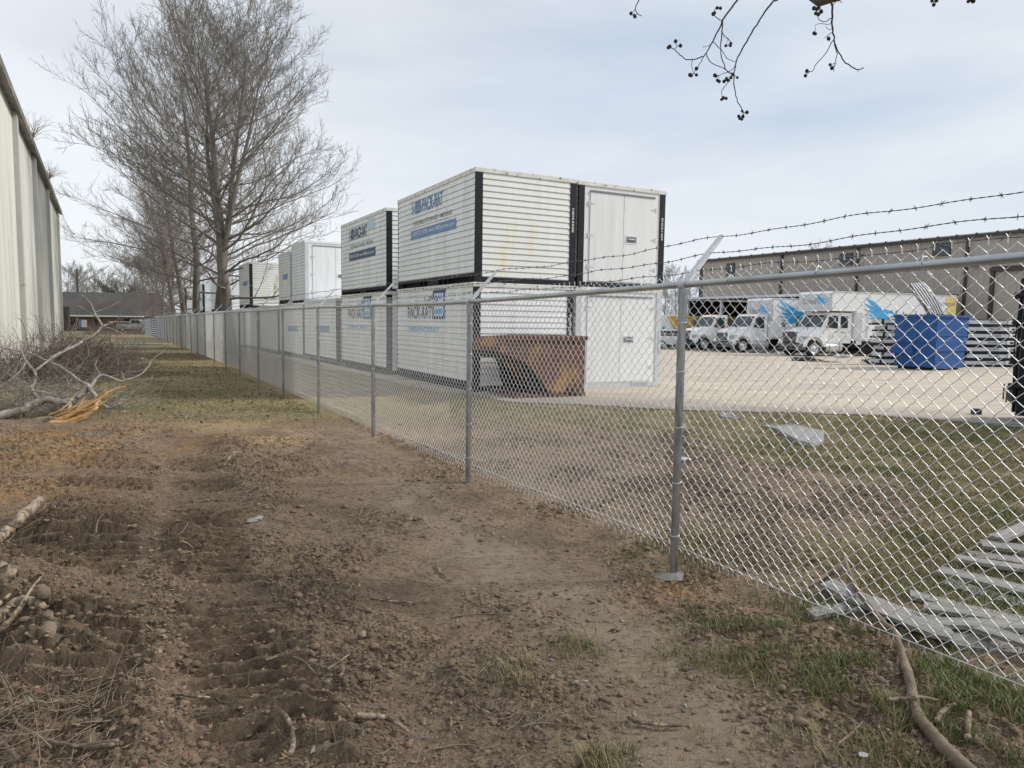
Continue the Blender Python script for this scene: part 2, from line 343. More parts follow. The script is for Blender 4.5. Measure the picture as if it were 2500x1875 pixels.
def rough_h(x, y):
    s = (x-P1[0])*ND[0]+(y-P1[1])*ND[1]
    near = 1-sst(12, 22, y)
    wd_ = 2.6*sst(4.3, 6.6, y)*(1-.5*sst(9, 12, y)); dirt = (1-sst(10.5, 13, y+.6*fbm(x*.8, y*.8, 3, 5)))*(1-sst(.5, 1.6, s-wd_+1.8*fbm(x*.7, y*.7, 3, 9)-.9))
    smooth = np.exp(-(segd(x, y, [g2(1750, 1850), g2(1500, 1550), g2(1180, 1350), g2(900, 1130), g2(760, 990)])/.42)**2)
    rg = np.abs(fbm(x*5, y*5, 4, 21)-.5)*2
    h = .05*(fbm(x*.7, y*.7, 3, 3)-.5)
    trk = trk_f(x, y)
    cl = sst(.46, .66, fbm(x*1.7+3, y*1.5, 3, 77))
    h += dirt*(1-.75*smooth)*(.05*(fbm(x*2.2, y*3.2, 3, 31)-.5)+cl*(.060*(.4-rg)+.055*(fbm(x*13, y*19, 3, 41)-.5)+.03*(fbm(x*40, y*50, 2, 51)-.5))+.020*(fbm(x*22, y*34, 3, 43)-.5)+(.25+.75*cl)*.016*(.5-np.abs(fbm(x*34, y*44, 3, 47)-.5)*2.4))
    h += (1-dirt)*near*.03*(fbm(x*6, y*6, 3, 61)-.5)
    h += smooth*dirt*.006*(fbm(x*25, y*25, 3, 71)-.5)
    # cleat marks pressed by a crawler, two passes
    ph = (-.28*x+.96*y)/.135 + 1.0*fbm(x*.9, y*.9, 2, 81)+.28*fbm(x*6, y*6, 2, 83)
    fr = ph-np.floor(ph); rid = np.where(fr < .12, fr/.12, ((1-fr)/.88)**1.1)-.5*np.exp(-(np.minimum(fr, 1-fr)/.10)**2)
    br = .12+.88*sst(.34, .46, fbm(x*1.1+4+np.floor(ph)*.37, y*1.2, 2, 91))
    h = h*(1-.75*trk)
    h += trk*br*.080*(rid-.35)*(.65+.6*fbm(x*2.5, y*4, 3, 95))+trk*(.03*(fbm(x*14, y*28, 3, 97)-.5)+.012*(fbm(x*45, y*60, 2, 99)-.5))
    a3 = sst(.2, .5, x+.35*(y-8))*0+np.exp(-((x+.42*(y-6)+.9)/.5)**2)*sst(6, 7, y)*(1-sst(10, 11, y)); h += a3*.03*rid*br
    for pts, wd, hh in BERMS:
        d = segd(x, y, pts); h += hh*np.exp(-(d/wd)**2)*(.2+1.5*fbm(x*9, y*9, 4, 101, .6))
    for (cx, cy), wd, dp in PITS:
        h -= dp*np.exp(-(((x-cx)**2+(y-cy)**2)/wd**2)**2)
    return h, dirt, smooth
def ground_z(x, y):
    x = np.atleast_1d(np.asarray(x, float)); y = np.atleast_1d(np.asarray(y, float))
    h, _, _ = rough_h(x, y)
    return base_z(x, y)+h
def gz(x, y): return float(ground_z(x, y)[0])
def GG(px, py, lift=0.0):          # point on the real ground under an image position
    v = G(px, py, 0)
    for _ in range(4): v = G(px, py, gz(v.x, v.y))
    v.z += lift; return v

# ------------------------------------------------------------------ ground sheet
th = np.concatenate([np.linspace(-62, 62, 1150), np.linspace(62, 298, 70)[1:-1]])*pi/180
rr = [.02, .5, .9, 1.2]
while rr[-1] < 24: rr.append(rr[-1]*1.0036)
while rr[-1] < 900: rr.append(rr[-1]*1.03)
rr = np.array(rr); nr, na = len(rr), len(th)
TH, RR = np.meshgrid(th, rr); gx = (np.sin(TH)*RR).ravel(); gy = (np.cos(TH)*RR).ravel()
hh, dirtm, smo = rough_h(gx, gy)
gzv = base_z(gx, gy)+hh
yd = in_poly(gx, gy, YARD); gzv = np.where(yd, np.minimum(gzv, yard_z(gx, gy))-.22, gzv)
s_ = (gx-P1[0])*ND[0]+(gy-P1[1])*ND[1]
nz = fbm(gx*1.1, gy*1.1, 4, 201); nz2 = fbm(gx*3.1, gy*3.1, 3, 211)
grass = 1-dirtm
grass = np.maximum(grass*(.55+.9*(nz2-.2)), 0)
def blob(px, py, r, z=0, ax=1.0):
    cx, cy = g2(px, py, z); return np.exp(-(((gx-cx)**2+((gy-cy)/ax)**2)/r**2))
near_grass = np.maximum.reduce([blob(1700, 1330, .35), blob(1950, 1620, .55), blob(2350, 1750, .5), blob(2250, 1650, .35), blob(1430, 1835, .13), blob(1640, 1350, .3), blob(1480, 1620, .10), blob(2050, 1750, .3)])
grass = np.maximum(grass, near_grass*sst(.40, .66, nz2)*.45)
orange = np.maximum.reduce([blob(150, 1080, 1.5)*.9, blob(400, 1075, .8)*.8, blob(760, 1020, .9)*.35, blob(1640, 1440, .12)*.8, blob(1680, 1470, .28)*.5, blob(30, 1200, .8)*.5, blob(900, 1130, .7)*.35])*sst(.25, .6, nz)*dirtm
leaf = np.maximum.reduce([np.exp(-((gy-30)/9)**2)*sst(-2, -6, gx)*.9*sst(.38, .55, nz), blob(760, 960, 1.1, -.05)*.7*sst(.4, .6, nz), blob(480, 940, 2.0, -.05, 1)*.5*sst(.4, .6, nz2)])*(1-dirtm)
dark = np.clip(sst(.52, .72, fbm(gx*1.7, gy*1.7, 4, 231))*.7*dirtm*(1-.6*smo)+ .5*np.maximum.reduce([blob(1700, 1200, .7), blob(1640, 1090, .7), blob(250, 1320, .4), blob(60, 1600, .8), blob(1250, 1680, .4)]), 0, 1)
tan = np.maximum.reduce([blob(700, 1060, .9), blob(900, 1060, .9), blob(560, 1030, .9), smo*.0])*dirtm*(.5+.6*nz)
idx = np.arange(nr*na).reshape(nr, na)
a = idx[:-1, :]; b = np.roll(a, -1, 1); d_ = idx[1:, :]; c_ = np.roll(d_, -1, 1)
gf = np.stack([a, b, c_, d_], -1).reshape(-1, 4)[:, ::-1]
gm = bpy.data.materials.new('earth_and_turf'); gm.use_nodes = True; t_ = gm.node_tree; n_ = t_.nodes; l_ = t_.links.new
bs_ = n_['Principled BSDF']; bs_.inputs['Roughness'].default_value = .92; bs_.inputs['Specular IOR Level'].default_value = .25
gp_ = n_.new('ShaderNodeNewGeometry')
def gn(sc, det=6, ro=.6):
    k = n_.new('ShaderNodeTexNoise'); k.inputs['Scale'].default_value = sc; k.inputs['Detail'].default_value = det; k.inputs['Roughness'].default_value = ro; l_(gp_.outputs['Position'], k.inputs['Vector']); return k.outputs['Fac']
def grng(v, a, b, c=0, d=1):
    k = n_.new('ShaderNodeMapRange'); k.inputs[1].default_value = a; k.inputs[2].default_value = b; k.inputs[3].default_value = c; k.inputs[4].default_value = d; l_(v, k.inputs[0]); return k.outputs[0]
def gmix(f, a, b, ty='MIX'):
    k = n_.new('ShaderNodeMixRGB'); k.blend_type = ty
    if isinstance(f, (int, float)): k.inputs[0].default_value = f
    else: l_(f, k.inputs[0])
    for i, q in ((1, a), (2, b)):
        if isinstance(q, tuple): k.inputs[i].default_value = (*q, 1)
        else: l_(q, k.inputs[i])
    return k.outputs[0]
def gat(nm):
    k = n_.new('ShaderNodeAttribute'); k.attribute_name = nm; return k.outputs['Fac']
soil = gmix(grng(gn(2.2), .4, .62), (.20, .142, .095), (.26, .19, .13))
soil = gmix(grng(gn(45, 6, .7), .5, .64, 0, .8), soil, (.34, .26, .18))
soil = gmix(grng(gn(28, 7, .7), .53, .64, 0, .9), soil, (.050, .035, .026))
soil = gmix(grng(gn(7, 8, .7), .54, .66, 0, .6), soil, (.075, .052, .038))
soil = gmix(gat('tan'), soil, gmix(grng(gn(9), .4, .6), (.44, .31, .185), (.34, .235, .14)))
def gns(sx, sy, det=5, ro=.65):
    mm = n_.new('ShaderNodeMapping'); mm.inputs['Scale'].default_value = (sx, sy, 20); mm.inputs['Rotation'].default_value = (0, 0, R(-14)); l_(gp_.outputs['Position'], mm.inputs[0])
    k = n_.new('ShaderNodeTexNoise'); k.inputs['Scale'].default_value = 1; k.inputs['Detail'].default_value = det; k.inputs['Roughness'].default_value = ro; l_(mm.outputs[0], k.inputs['Vector']); return k.outputs['Fac']
path_c = gmix(grng(gn(3), .4, .6), (.285, .222, .165), (.225, .172, .126))
path_c = gmix(grng(gns(14, 60), .56, .66, 0, .75), path_c, (.12, .085, .06))
path_c = gmix(grng(gn(70, 4), .62, .7, 0, .7), path_c, (.45, .37, .27))
soil = gmix(gat('path'), soil, path_c)
soil = gmix(grng(gns(9, 38), .56, .66, 0, .7), soil, (.07, .048, .034))
soil = gmix(gat('dark'), soil, gmix(grng(gn(12), .4, .6), (.085, .060, .042), (.125, .090, .062)))
soil = gmix(gat('orange'), soil, gmix(grng(gn(14), .4, .6), (.36, .20, .075), (.20, .125, .06)))
turf = gmix(grng(gn(1.3), .4, .62), (.27, .215, .115), (.19, .18, .075))
turf = gmix(grng(gn(30, 5), .45, .62, 0, .8), turf, (.34, .28, .16))
turf = gmix(grng(gn(9, 5), .52, .68, 0, .7), turf, (.12, .085, .055))
turf = gmix(gat('leaf'), turf, gmix(grng(gn(16, 4), .42, .58), (.27, .165, .105), (.17, .10, .07)))
base_ = gmix(gat('grass'), soil, turf)
l_(base_, bs_.inputs['Base Color'])
bp_ = n_.new('ShaderNodeBump'); bp_.inputs['Strength'].default_value = .8; bp_.inputs['Distance'].default_value = .02
l_(gn(55, 8, .7), bp_.inputs['Height'])
bp2_ = n_.new('ShaderNodeBump'); bp2_.inputs['Strength'].default_value = .6; bp2_.inputs['Distance'].default_value = .006
l_(gn(240, 4, .7), bp2_.inputs['Height']); l_(bp_.outputs[0], bp2_.inputs['Normal']); l_(bp2_.outputs[0], bs_.inputs['Normal'])
go = np_mesh('ground', np.stack([gx, gy, gzv], 1), gf, gm, smooth=False, attr=dict(grass=grass, orange=orange, leaf=leaf, dark=np.clip(dark*.75+.20*trk_f(gx, gy)*sst(.35, .6, nz)+.30*dirtm*(1-smo)*sst(.4, -1.2, gx)*(1-sst(6.5, 9, gy)), 0, .9), tan=np.clip(tan*1.15, 0, 1), path=np.clip(smo*dirtm*1.15*(.55+.6*nz2), 0, 1)))
tag(go, kind='structure')

# concrete yard: a slab with a ragged near edge
def slab(name, poly, zf, th, m, nsub=40):
    mb = MB(); v = []
    pts = []
    for i in range(len(poly)):
        (x1, y1), (x2, y2) = poly[i], poly[(i+1) % len(poly)]
        k = nsub if i < len(YE)-1 else 2
        for j in range(k):
            t = j/k; jit = .05*math.sin(j*2.1+i)*math.sin(j*.7) if i < len(YE)-1 else 0
            pts.append((x1+(x2-x1)*t, y1+(y2-y1)*t+jit))
    n = len(pts); top = [(x, y, float(zf(x, y))) for x, y in pts]; bot = [(x, y, float(zf(x, y))-th) for x, y in pts]
    mb.add(top+bot, [tuple(range(n))] + [(i, n+i, n+(i+1) % n, (i+1) % n) for i in range(n)])
    return mb.build(name, m)
ym = MT['conc'].node_tree; yb = ym.nodes['Principled BSDF']; src = yb.inputs['Base Color'].links[0].from_socket
(ex0, ey0), (ex1, ey1) = YE[1], YE[6]; el_ = math.hypot(ex1-ex0, ey1-ey0); enx, eny = -(ey1-ey0)/el_, (ex1-ex0)/el_
if eny < 0: enx, eny = -enx, -eny
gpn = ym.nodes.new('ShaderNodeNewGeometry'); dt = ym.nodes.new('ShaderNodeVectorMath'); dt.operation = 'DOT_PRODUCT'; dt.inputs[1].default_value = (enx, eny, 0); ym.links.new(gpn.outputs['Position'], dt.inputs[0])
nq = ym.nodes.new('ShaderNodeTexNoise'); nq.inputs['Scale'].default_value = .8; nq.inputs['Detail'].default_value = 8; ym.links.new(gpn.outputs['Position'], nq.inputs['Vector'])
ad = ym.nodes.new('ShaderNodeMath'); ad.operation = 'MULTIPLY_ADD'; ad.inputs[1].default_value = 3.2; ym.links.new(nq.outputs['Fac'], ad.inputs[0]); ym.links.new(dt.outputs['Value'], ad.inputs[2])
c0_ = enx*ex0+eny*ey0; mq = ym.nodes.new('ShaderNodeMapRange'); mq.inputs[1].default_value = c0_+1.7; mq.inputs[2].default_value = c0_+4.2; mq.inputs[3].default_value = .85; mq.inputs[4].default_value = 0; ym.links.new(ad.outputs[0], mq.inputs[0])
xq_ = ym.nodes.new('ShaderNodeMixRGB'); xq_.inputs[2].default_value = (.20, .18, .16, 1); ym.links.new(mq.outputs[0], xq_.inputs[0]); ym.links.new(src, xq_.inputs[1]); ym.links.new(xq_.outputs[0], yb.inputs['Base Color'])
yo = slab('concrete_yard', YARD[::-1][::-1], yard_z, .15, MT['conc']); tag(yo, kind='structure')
# narrow concrete walk crossing the corridor far away
mbp = MB(); xa, ya = FX(49, -.3); xb, yb = FX(45, -8)
zq = float(base_z(xa, ya))+.06
A1 = G(300, 838, zq); B1 = G(424, 838, zq); w0 = 1.4
mbp.hexa([(A1.x-4, A1.y-w0, zq-.15), (B1.x, B1.y-w0, zq-.15), (B1.x, B1.y+w0, zq-.15), (A1.x-4, A1.y+w0, zq-.15), (A1.x-4, A1.y-w0, zq), (B1.x, B1.y-w0, zq), (B1.x, B1.y+w0, zq), (A1.x-4, A1.y+w0, zq)])
tag(mbp.build('path', MT['concg']), kind='structure')

# ------------------------------------------------------------------ chain link fence
fence = empty('chain_link_fence', (P1[0], P1[1], 0), 0, 'long new galvanised chain link fence topped with barbed wire on angled arms', 'fence')
def fpt(t, s, z):   # fence local coordinates (root at P1)
    q = TD*t+ND*s; return (q[0], q[1], z)
_tk = np.array([-2., -1., 0, 1, 2, 3, 4, 6, 10, 14, 18, 22.])*SP
_rk = np.array([.38, .31, .24, .19, .195, .20, .19, .175, .12, .06, -.01, -.07])+CAMZ
def rail_z(t): return np.interp(t, _tk, _rk)
NP = 23
for k in range(-1, NP):
    t = k*SP; q = FX(t); gzp = gz(*q); rz = float(rail_z(t))
    p = MB(); lean = .012*math.sin(k*3.3)
    if k == 0: lean = .012
    p.tube([fpt(t, 0, gzp-.25), fpt(t+lean*.3, 0, rz+.005)], .0255, 14)
    p.tube([fpt(t+lean*.3, 0, rz-.105), fpt(t+lean*.3, 0, rz-.03)], .0295, 14)
    p.tube([fpt(t+lean*.3, 0, rz-.112), fpt(t+lean*.3, 0, rz-.102)], .032, 14)
    po = p.build('post', MT['galv'], fence)
    if k < 7:
        for zz in (.16, .5, .85, 1.2, 1.5):
            tb = MB()
            c = [fpt(t+.029*cos(a), -.0+.029*sin(a), gzp+zz+.1+.004*math.sin(a)) for a in np.linspace(0, 2*pi, 13)]
            c += [fpt(t+.075, .035, gzp+zz+.11)]
            tb.tube(c, .0022, 5); tb.build('tie_wire', MT['wire'], po)
    # looped cap with the angled arm that carries the barbed wire
    am = MB()
    ring = [fpt(t+.03*0+x_, .040*cos(a), rz+.040*sin(a)) for x_ in (0,) for a in np.linspace(0, 2*pi, 13)]
    am.tube([fpt(t-.022, 0, rz), fpt(t+.022, 0, rz)], .035, 14, mi=0)
    L_ = .43; b0 = Vector(fpt(t, .018, rz+.015)); e0 = Vector(fpt(t, .302, rz+.318)); dr = (e0-b0).normalized()
    al = Vector((TD[0], TD[1], 0)); nn = dr.cross(al).normalized()
    def qd(c, wd, th): return [c+al*wd-nn*th, c-al*wd-nn*th, c-al*wd+nn*th, c+al*wd+nn*th]
    am.hexa(qd(b0-dr*.02, .031, .010)+qd(b0+dr*.10, .021, .014)); am.hexa(qd(b0+dr*.10, .021, .014)+qd(e0, .017, .009))
    am.hexa([c for c in qd(b0+dr*.10, .022, .003)]+[c for c in qd(e0, .019, .003)])
    am.tube([b0+dr*.045-nn*.014, b0+dr*.045-nn*.017], .010, 8, mi=1)
    am.build('barbed_wire_arm', [MT['galv_bright'], MT['dark']], fence, bevel=.0015)
# top rail, one length per bay with a slight sag
for k in range(-1, NP-1):
    pts = []
    for j in range(9):
        t = (k+j/8)*SP; sag = -.010*sin(pi*j/8)*(1 if k % 3 else .3); pts.append(fpt(t, 0, float(rail_z(t))+sag))
    r_ = MB(); r_.tube(pts, .0208, 14)
    if k < 8:
        for j in range(5 if k < 4 else 3):
            t = (k+.13+j*.19+.02*math.sin(k*5+j))*SP; z = float(rail_z(t)); c = [fpt(t+.002*j, .030*cos(a)+.006, z+.030*sin(a)) for a in np.linspace(-2.4, 3.3, 12)]
            c = [fpt(t-.03, .036, z-.075)]+c+[fpt(t+.035, .035, z+.04)]
            r_.tube(c, .0022, 5, mi=1)
    r_.build('top_rail', [MT['galv_dark'], MT['wire']], fence)
# woven fabric: every zigzag wire is real, 50 mm mesh
W_ = .0362; T0, T1 = -2.0*SP+1.2, (NP-1)*SP
nw = int((T1-T0)/W_); rows = 48
def fabric(i0, i1, S, rad, detail):
    lines_t = T0+np.arange(i0, i1)*W_
    top = rail_z(lines_t)+.055; bot = np.array([base_z(*FX(t)) for t in lines_t]).astype(float)
    bot = np.maximum(top-1.735, bot+.03); 
    n = len(lines_t)
    if detail:
        uu = []
        for k in range(rows):
            uu += [k, k+.09, k+.5, k+.91]
        uu = np.array(uu+[rows]); K = len(uu)
        tri = np.abs(((uu+1) % 2)-1)      # 0 at even, 1 at odd nodes
        fr = uu-np.floor(uu)
        bulge = .0042*np.cos(uu*pi)       # passes in front of its neighbour at one node, behind at the next
        bow = .0012*np.sin(pi*np.clip(fr, 0, 1))*np.where(np.floor(uu) % 2 == 0, 1, -1)
    else:
        uu = np.arange(rows+1.0); K = len(uu); tri = np.abs(((uu+1) % 2)-1); bulge = np.zeros(K); bow = 0
    par = (np.arange(i0, i1) % 2)[:, None]
    x = np.where(par == 0, tri[None, :], 1-tri[None, :])
    over = 1.06 if detail else 1.0
    T = lines_t[:, None]+(.5+(x-.5)*over)*W_+bow
    Z = bot[:, None]+(top-bot)[:, None]*(uu/rows)[None, :]
    sb = .030+np.where(par == 0, 1, -1)*bulge[None, :]
    wav = .006*np.sin(T*2.3)*np.sin(Z*3.1)
    XX = TD[0]*T+ND[0]*(sb+wav); YY = TD[1]*T+ND[1]*(sb+wav)
    P = np.stack([XX, YY, Z], -1)
    Rr = np.full((n, K), rad)
    return tubes_arr(P, Rr, S), lines_t, top, bot
near_n = int((13-T0)/W_); mid_n = int((30-T0)/W_)
v1, v2, v3 = [], [], []
(V, Fq), lt, tp, bt = fabric(0, near_n, 5, .0018, True); (Vb, Fb), *_ = fabric(near_n, mid_n, 3, .0028, False); (Vc, Fc), *_ = fabric(mid_n, nw, 3, .0040, False)
# twisted barbs of the selvage, top and bottom
tw = []
for i in range(0, near_n+150):
    t = T0+i*W_
    if i % 2 == 0: nodes_t = t+W_
    else: continue
    tpz = float(rail_z(t))+.055; 
    b_ = float(np.maximum(tpz-1.735, base_z(*FX(t))+.03))
    for sg, z0 in ((1, tpz), (-1, b_)):
        for ph in (0, pi):
            p = []
            for q in np.linspace(0, 1, 7):
                a = ph+q*2.2*pi*1.2; p.append(fpt(nodes_t+.0024*cos(a), .030+.0024*sin(a), z0+sg*q*.026))
            p.append(fpt(nodes_t+(.009 if ph else -.009), .030, z0+sg*.036)); tw.append((np.array(p), np.full(8, .0014)))
Vt, Ft = tubes(tw, 3)
# where the zigzags of neighbours meet at the top and bottom
Vall = np.concatenate([V, Vb, Vc, Vt]); Fall = np.concatenate([Fq, Fb+len(V), Fc+len(V)+len(Vb), Ft+len(V)+len(Vb)+len(Vc)])
np_mesh('wire_mesh', Vall, Fall, MT['wire'], fence, smooth=True)
tn = MB(); tn.tube([fpt(t, .036, float(base_z(*FX(t)))+.19+.01*math.sin(t*2)) for t in np.arange(T0, 24, .5)], .0022, 4); tn.build('tension_wire', MT['wire'], fence)
# barbed wire strands
for si, (so_, sz) in enumerate(((.292, .312), (.185, .193), (.085, .088))):
    ln = []
    tt = np.arange(-2.1*SP+1, (NP-1)*SP, .06 if si >= 0 else .1)
    def strand(t):
        fr = (t/SP) % 1; sag = -.020*np.sin(pi*fr)*(1+.3*np.sin(t)); wob = .006*np.sin(t*5.1+si*2)+.004*np.sin(t*11.7+si)
        return so_+.008*np.sin(t*1.7+si), rail_z(t)+sz+sag+wob
    near = tt[tt < 14]
    td = np.arange(near[0], 14, .018)
    for ph in (0, pi):
        s1, z1 = strand(td); tw_ = td*2*pi/.075+ph; s1 = s1+.0016*np.cos(tw_); z1 = z1+.0016*np.sin(tw_)
        ln.append((np.stack([TD[0]*td+ND[0]*s1, TD[1]*td+ND[1]*s1, z1], -1), np.full(len(td), .0016)))
    tf = np.arange(14, (NP-1)*SP, .3); s1, z1 = strand(tf); ln.append((np.stack([TD[0]*tf+ND[0]*s1, TD[1]*tf+ND[1]*s1, z1], -1), np.full(len(tf), .0028)))
    bt_ = np.arange(near[0], 26, .125)
    for t in bt_:
        s1, z1 = strand(t); r1 = random.random()*pi
        for kk in range(3):
            an = r1+kk*pi/3+random.uniform(-.3, .3); dx = random.uniform(-.007, .007)
            p0 = np.array(fpt(t-.004+dx, s1+.015*cos(an), z1+.015*sin(an))); pm = np.array(fpt(t, s1, z1)); p2 = np.array(fpt(t+.004-dx, s1-.015*cos(an), z1-.015*sin(an)))
            ln.append((np.array([p0, pm, p2]), np.array([.0008, .0026, .0008])))
        th_ = np.linspace(0, 4*pi, 9); ln.append((np.array([fpt(t-.006+.0015*q, s1+.0034*cos(q), z1+.0034*sin(q)) for q in th_]), np.full(9, .0011)))
    v, f = tubes(ln, 4); np_mesh('barbed_wire', v, f, MT['barb'], fence, smooth=True)

# second run of old fence beyond the far corner
c0 = Vector((FX((NP-1)*SP)[0], FX((NP-1)*SP)[1], 0)); zc = float(base_z(c0.x, c0.y))
c1 = Vector((HX(345, 92), 92, 0))
f2 = empty('old_chain_link_fence', c0, 0, 'older dull chain link fence with short posts continuing beyond the end of the new one', 'fence')
dd = (c1-c0); n2_ = 9
mlines = []
for i in range(1, n2_+1):
    q = dd*(i/n2_); zz = float(base_z(c0.x+q.x, c0.y+q.y))
    p = MB(); p.tube([(q.x, q.y, zz-.1), (q.x, q.y, zz+1.85)], .04, 8); p.build('post', MT['brownm'] if i < 3 else MT['galv_dark'], f2)
p = MB(); p.tube([(dd*(i/8)+Vector((0, 0, float(base_z(*(c0+dd*(i/8)).xy))+1.8))) for i in range(9)], .03, 6); p.build('top_rail', MT['galv_dark'], f2)
for i in range(int(dd.length/.1)):
    q = dd*(i*.1/dd.length); zz = float(base_z(c0.x+q.x, c0.y+q.y)); k = np.arange(19)
    P = np.stack([q.x+dd.x/dd.length*.1*(k % 2), q.y+dd.y/dd.length*.1*(k % 2), zz+k*.1], -1); mlines.append((P, np.full(19, .004)))
v, f = tubes(mlines, 3); np_mesh('wire_mesh', v, f, MT['galv_dark'], f2)

# ------------------------------------------------------------------ lettering and printed marks
def text(name, s, o, u, v, W, H, m, parent, bold=0.0, th=.003, shear=0.0):
    cu = bpy.data.curves.new('t', 'FONT'); cu.body = s; cu.size = 1; cu.offset = bold; cu.resolution_u = 3; cu.shear = shear
    ob = bpy.data.objects.new('t', cu); COL.objects.link(ob)
    dg = bpy.context.evaluated_depsgraph_get(); dg.update(); me = bpy.data.meshes.new_from_object(ob.evaluated_get(dg)); COL.objects.unlink(ob); bpy.data.objects.remove(ob)
    co = np.array([x.co[:] for x in me.vertices]); mn, mxx = co.min(0), co.max(0)
    u, v, o = np.array(u, float), np.array(v, float), np.array(o, float); n = np.cross(u, v)
    sx, sy = W/(mxx[0]-mn[0]), H/(mxx[1]-mn[1])
    P = o+np.outer((co[:, 0]-mn[0])*sx, u)+np.outer((co[:, 1]-mn[1])*sy, v)+n*th
    me.vertices.foreach_set('co', P.astype(np.float32).ravel()); me.name = name; me.materials.clear(); me.materials.append(m); me.update()
    q = bpy.data.objects.new(name, me); COL.objects.link(q); q.parent = parent; return q
def patch(name, o, u, v, poly, m, parent, th=.003):
    """flat printed shape: poly in (u, v) metres from o, as a thin film"""
    u, v, o = Vector(u), Vector(v), Vector(o); n = u.cross(v); mb = MB()
    polys = poly if isinstance(poly[0][0], (list, tuple)) else [poly]
    for pl in polys:
        k = len(pl); mb.add([o+u*a+v*b+n*th for a, b in pl]+[o+u*a+v*b+n*.0005 for a, b in pl], [tuple(range(k))]+[(i, k+i, k+(i+1) % k, (i+1) % k) for i in range(k)])
    return mb.build(name, m, parent)

# ------------------------------------------------------------------ portable storage containers
CW, CH = 2.44, 2.34
def siding_prof(z0, z1, d=.018, step=.126):
    n = int(round((z1-z0)/step)); st = (z1-z0)/n; pts = []
    for i in range(n):
        a = z1-i*st; b = a-st
        pts += [(-.003, a), (-d, b+.022), (-d+.002, b+.014), (.008, b+.012), (.008, b+.001)]
    return pts+[(.03, z0), (.03, z1)]
def container(x, y, z, yaw, Ln, label, front='siding', post='black', text_kind='full', body='wpaint', fbody='wpaint', base=.18, num='HD53500', num2=None, h=CH, small=False):
    g = empty('storage_container', (x, y, z), yaw, label, 'container', 'stacked portable storage containers')
    W = CW; zt = h-.095; mt = MT['trim'] if not small else MT['wclean']
    r = MB(); r.bb((-.025, -.025, zt), (W+.025, Ln+.025, h)); r.build('roof_trim', mt, g, bevel=.006)
    z0 = base
    s = MB(); prof = siding_prof(z0, zt)
    s.prism([(q[0]+.0, q[1]) for q in prof], 'y', .035, Ln-.035); s.build('side_panel', MT[body], g)
    s = MB(); s.prism([(W-q[0], q[1]) for q in prof][::-1], 'y', .035, Ln-.035); s.build('side_panel', MT[body], g)
    s = MB(); s.bb((.03, Ln-.03, z0), (W-.03, Ln-.008, zt)); s.build('end_panel', MT[body], g)
    pm = MT[post]; pw = .15
    for (px_, sx) in ((0, 1), (W, -1)):
        for (py_, sy) in ((0, 1), (Ln, -1)):
            b = MB(); b.bb((px_-.006*sx, py_-.022*sy, .0), (px_+pw*sx, py_+.012*sy, zt-.001)); b.bb((px_-.006*sx, py_+.012*sy, 0), (px_+.03*sx, py_+.034*sy, zt-.001))
            b.build('corner_post', pm, g)
    if front == 'siding':
        s = MB(); pf = siding_prof(.11, zt-.004)
        s.prism([(q[0]-.001, q[1]) for q in pf][::-1], 'x', pw+.002, W-pw-.002); s.build('front_panel', MT[fbody], g)
        b = MB(); b.bb((pw, -.020, .0), (W-pw, .03, .108)); b.build('bottom_rail', pm, g)
    else:
        s = MB(); s.bb((pw+.002, -.004, .11), (W-pw-.002, .03, zt-.004)); fp = s.build('front_panel', MT['wclean'], g)
        s = MB(); s.bb((.30, -.006, .125), (W-.29, -.0045, zt-.10)); s.build('door_gap', MT['gprint'], g)
        for (a, b_) in ((.308, 1.232), (1.242, W-.298)):
            s = MB(); s.bb((a, -.020, .133), (b_, -.0065, zt-.125)); dr = s.build('door', MT['wclean'], g, bevel=.003)
            hx = a if a < 1 else b_
            for hz_ in (.45, 1.15, 1.85):
                k = MB(); sg = 1 if a < 1 else -1
                k.bb((hx-.05*sg, -.024, hz_-.05), (hx-.005*sg, -.0055, hz_+.05), 0); k.prism([(hx+.005*sg, hz_-.03), (hx+.11*sg, hz_-.008), (hx+.11*sg, hz_+.008), (hx+.005*sg, hz_+.03)], 'y', -.026, -.021, 0)
                k.build('hinge', MT['greypost'], dr)
        s = MB(); s.bb((.31, -.036, zt-.12), (W-.30, -.0075, zt-.085)); s.build('drip_cap', MT['gprint'], g)
        s = MB(); s.bb((1.30, -.028, 1.02), (1.64, -.0205, 1.22), 1); s.bb((1.33, -.031, 1.05), (1.61, -.0285, 1.19), 0); s.tube([(1.36, -.04, 1.12), (1.56, -.04, 1.12)], .018, 8, 2)
        s.build('latch', [MT['gprint'], MT['wclean'], MT['chrome']], g)
        b = MB(); b.bb((pw, -.020, .0), (W-pw, .03, .108)); b.build('bottom_rail', MT['greypost'] if post == 'greypost' else pm, g)
    # base frame with fork pockets; a near-black core puts their shade into colour
    b = MB(); b.bb((.004, .036, .125), (.10, Ln-.036, base-.002)); b.bb((.004, .036, .0), (.10, Ln-.036, .018))
    for q in (.10, .18, .26, Ln*.30, Ln*.36, Ln*.62, Ln*.68, Ln-.28, Ln-.20, Ln-.12): b.bb((.006, q, .018), (.09, q+.028, .125))
    b.bb((.008, Ln*.42, .018), (.09, Ln*.56, .125)); b.bb((.13, .04, .0), (W-.13, Ln-.04, base-.004), 1)
    b.bb((W-.10, .036, .0), (W-.004, Ln-.036, base-.002))
    b.build('base_frame', [MT['black'], MT['dark']], g)
    # lettering on the long side (reads from the far end to the near end)
    def T(nm, s_, f0, f1, zc, hh, m, bold=0, th=.022, **k):
        return text(nm, s_, (0, Ln*(1-f0), zc-hh/2), (0, -1, 0), (0, 0, 1), Ln*(f1-f0), hh, m, g, bold, th, **k)
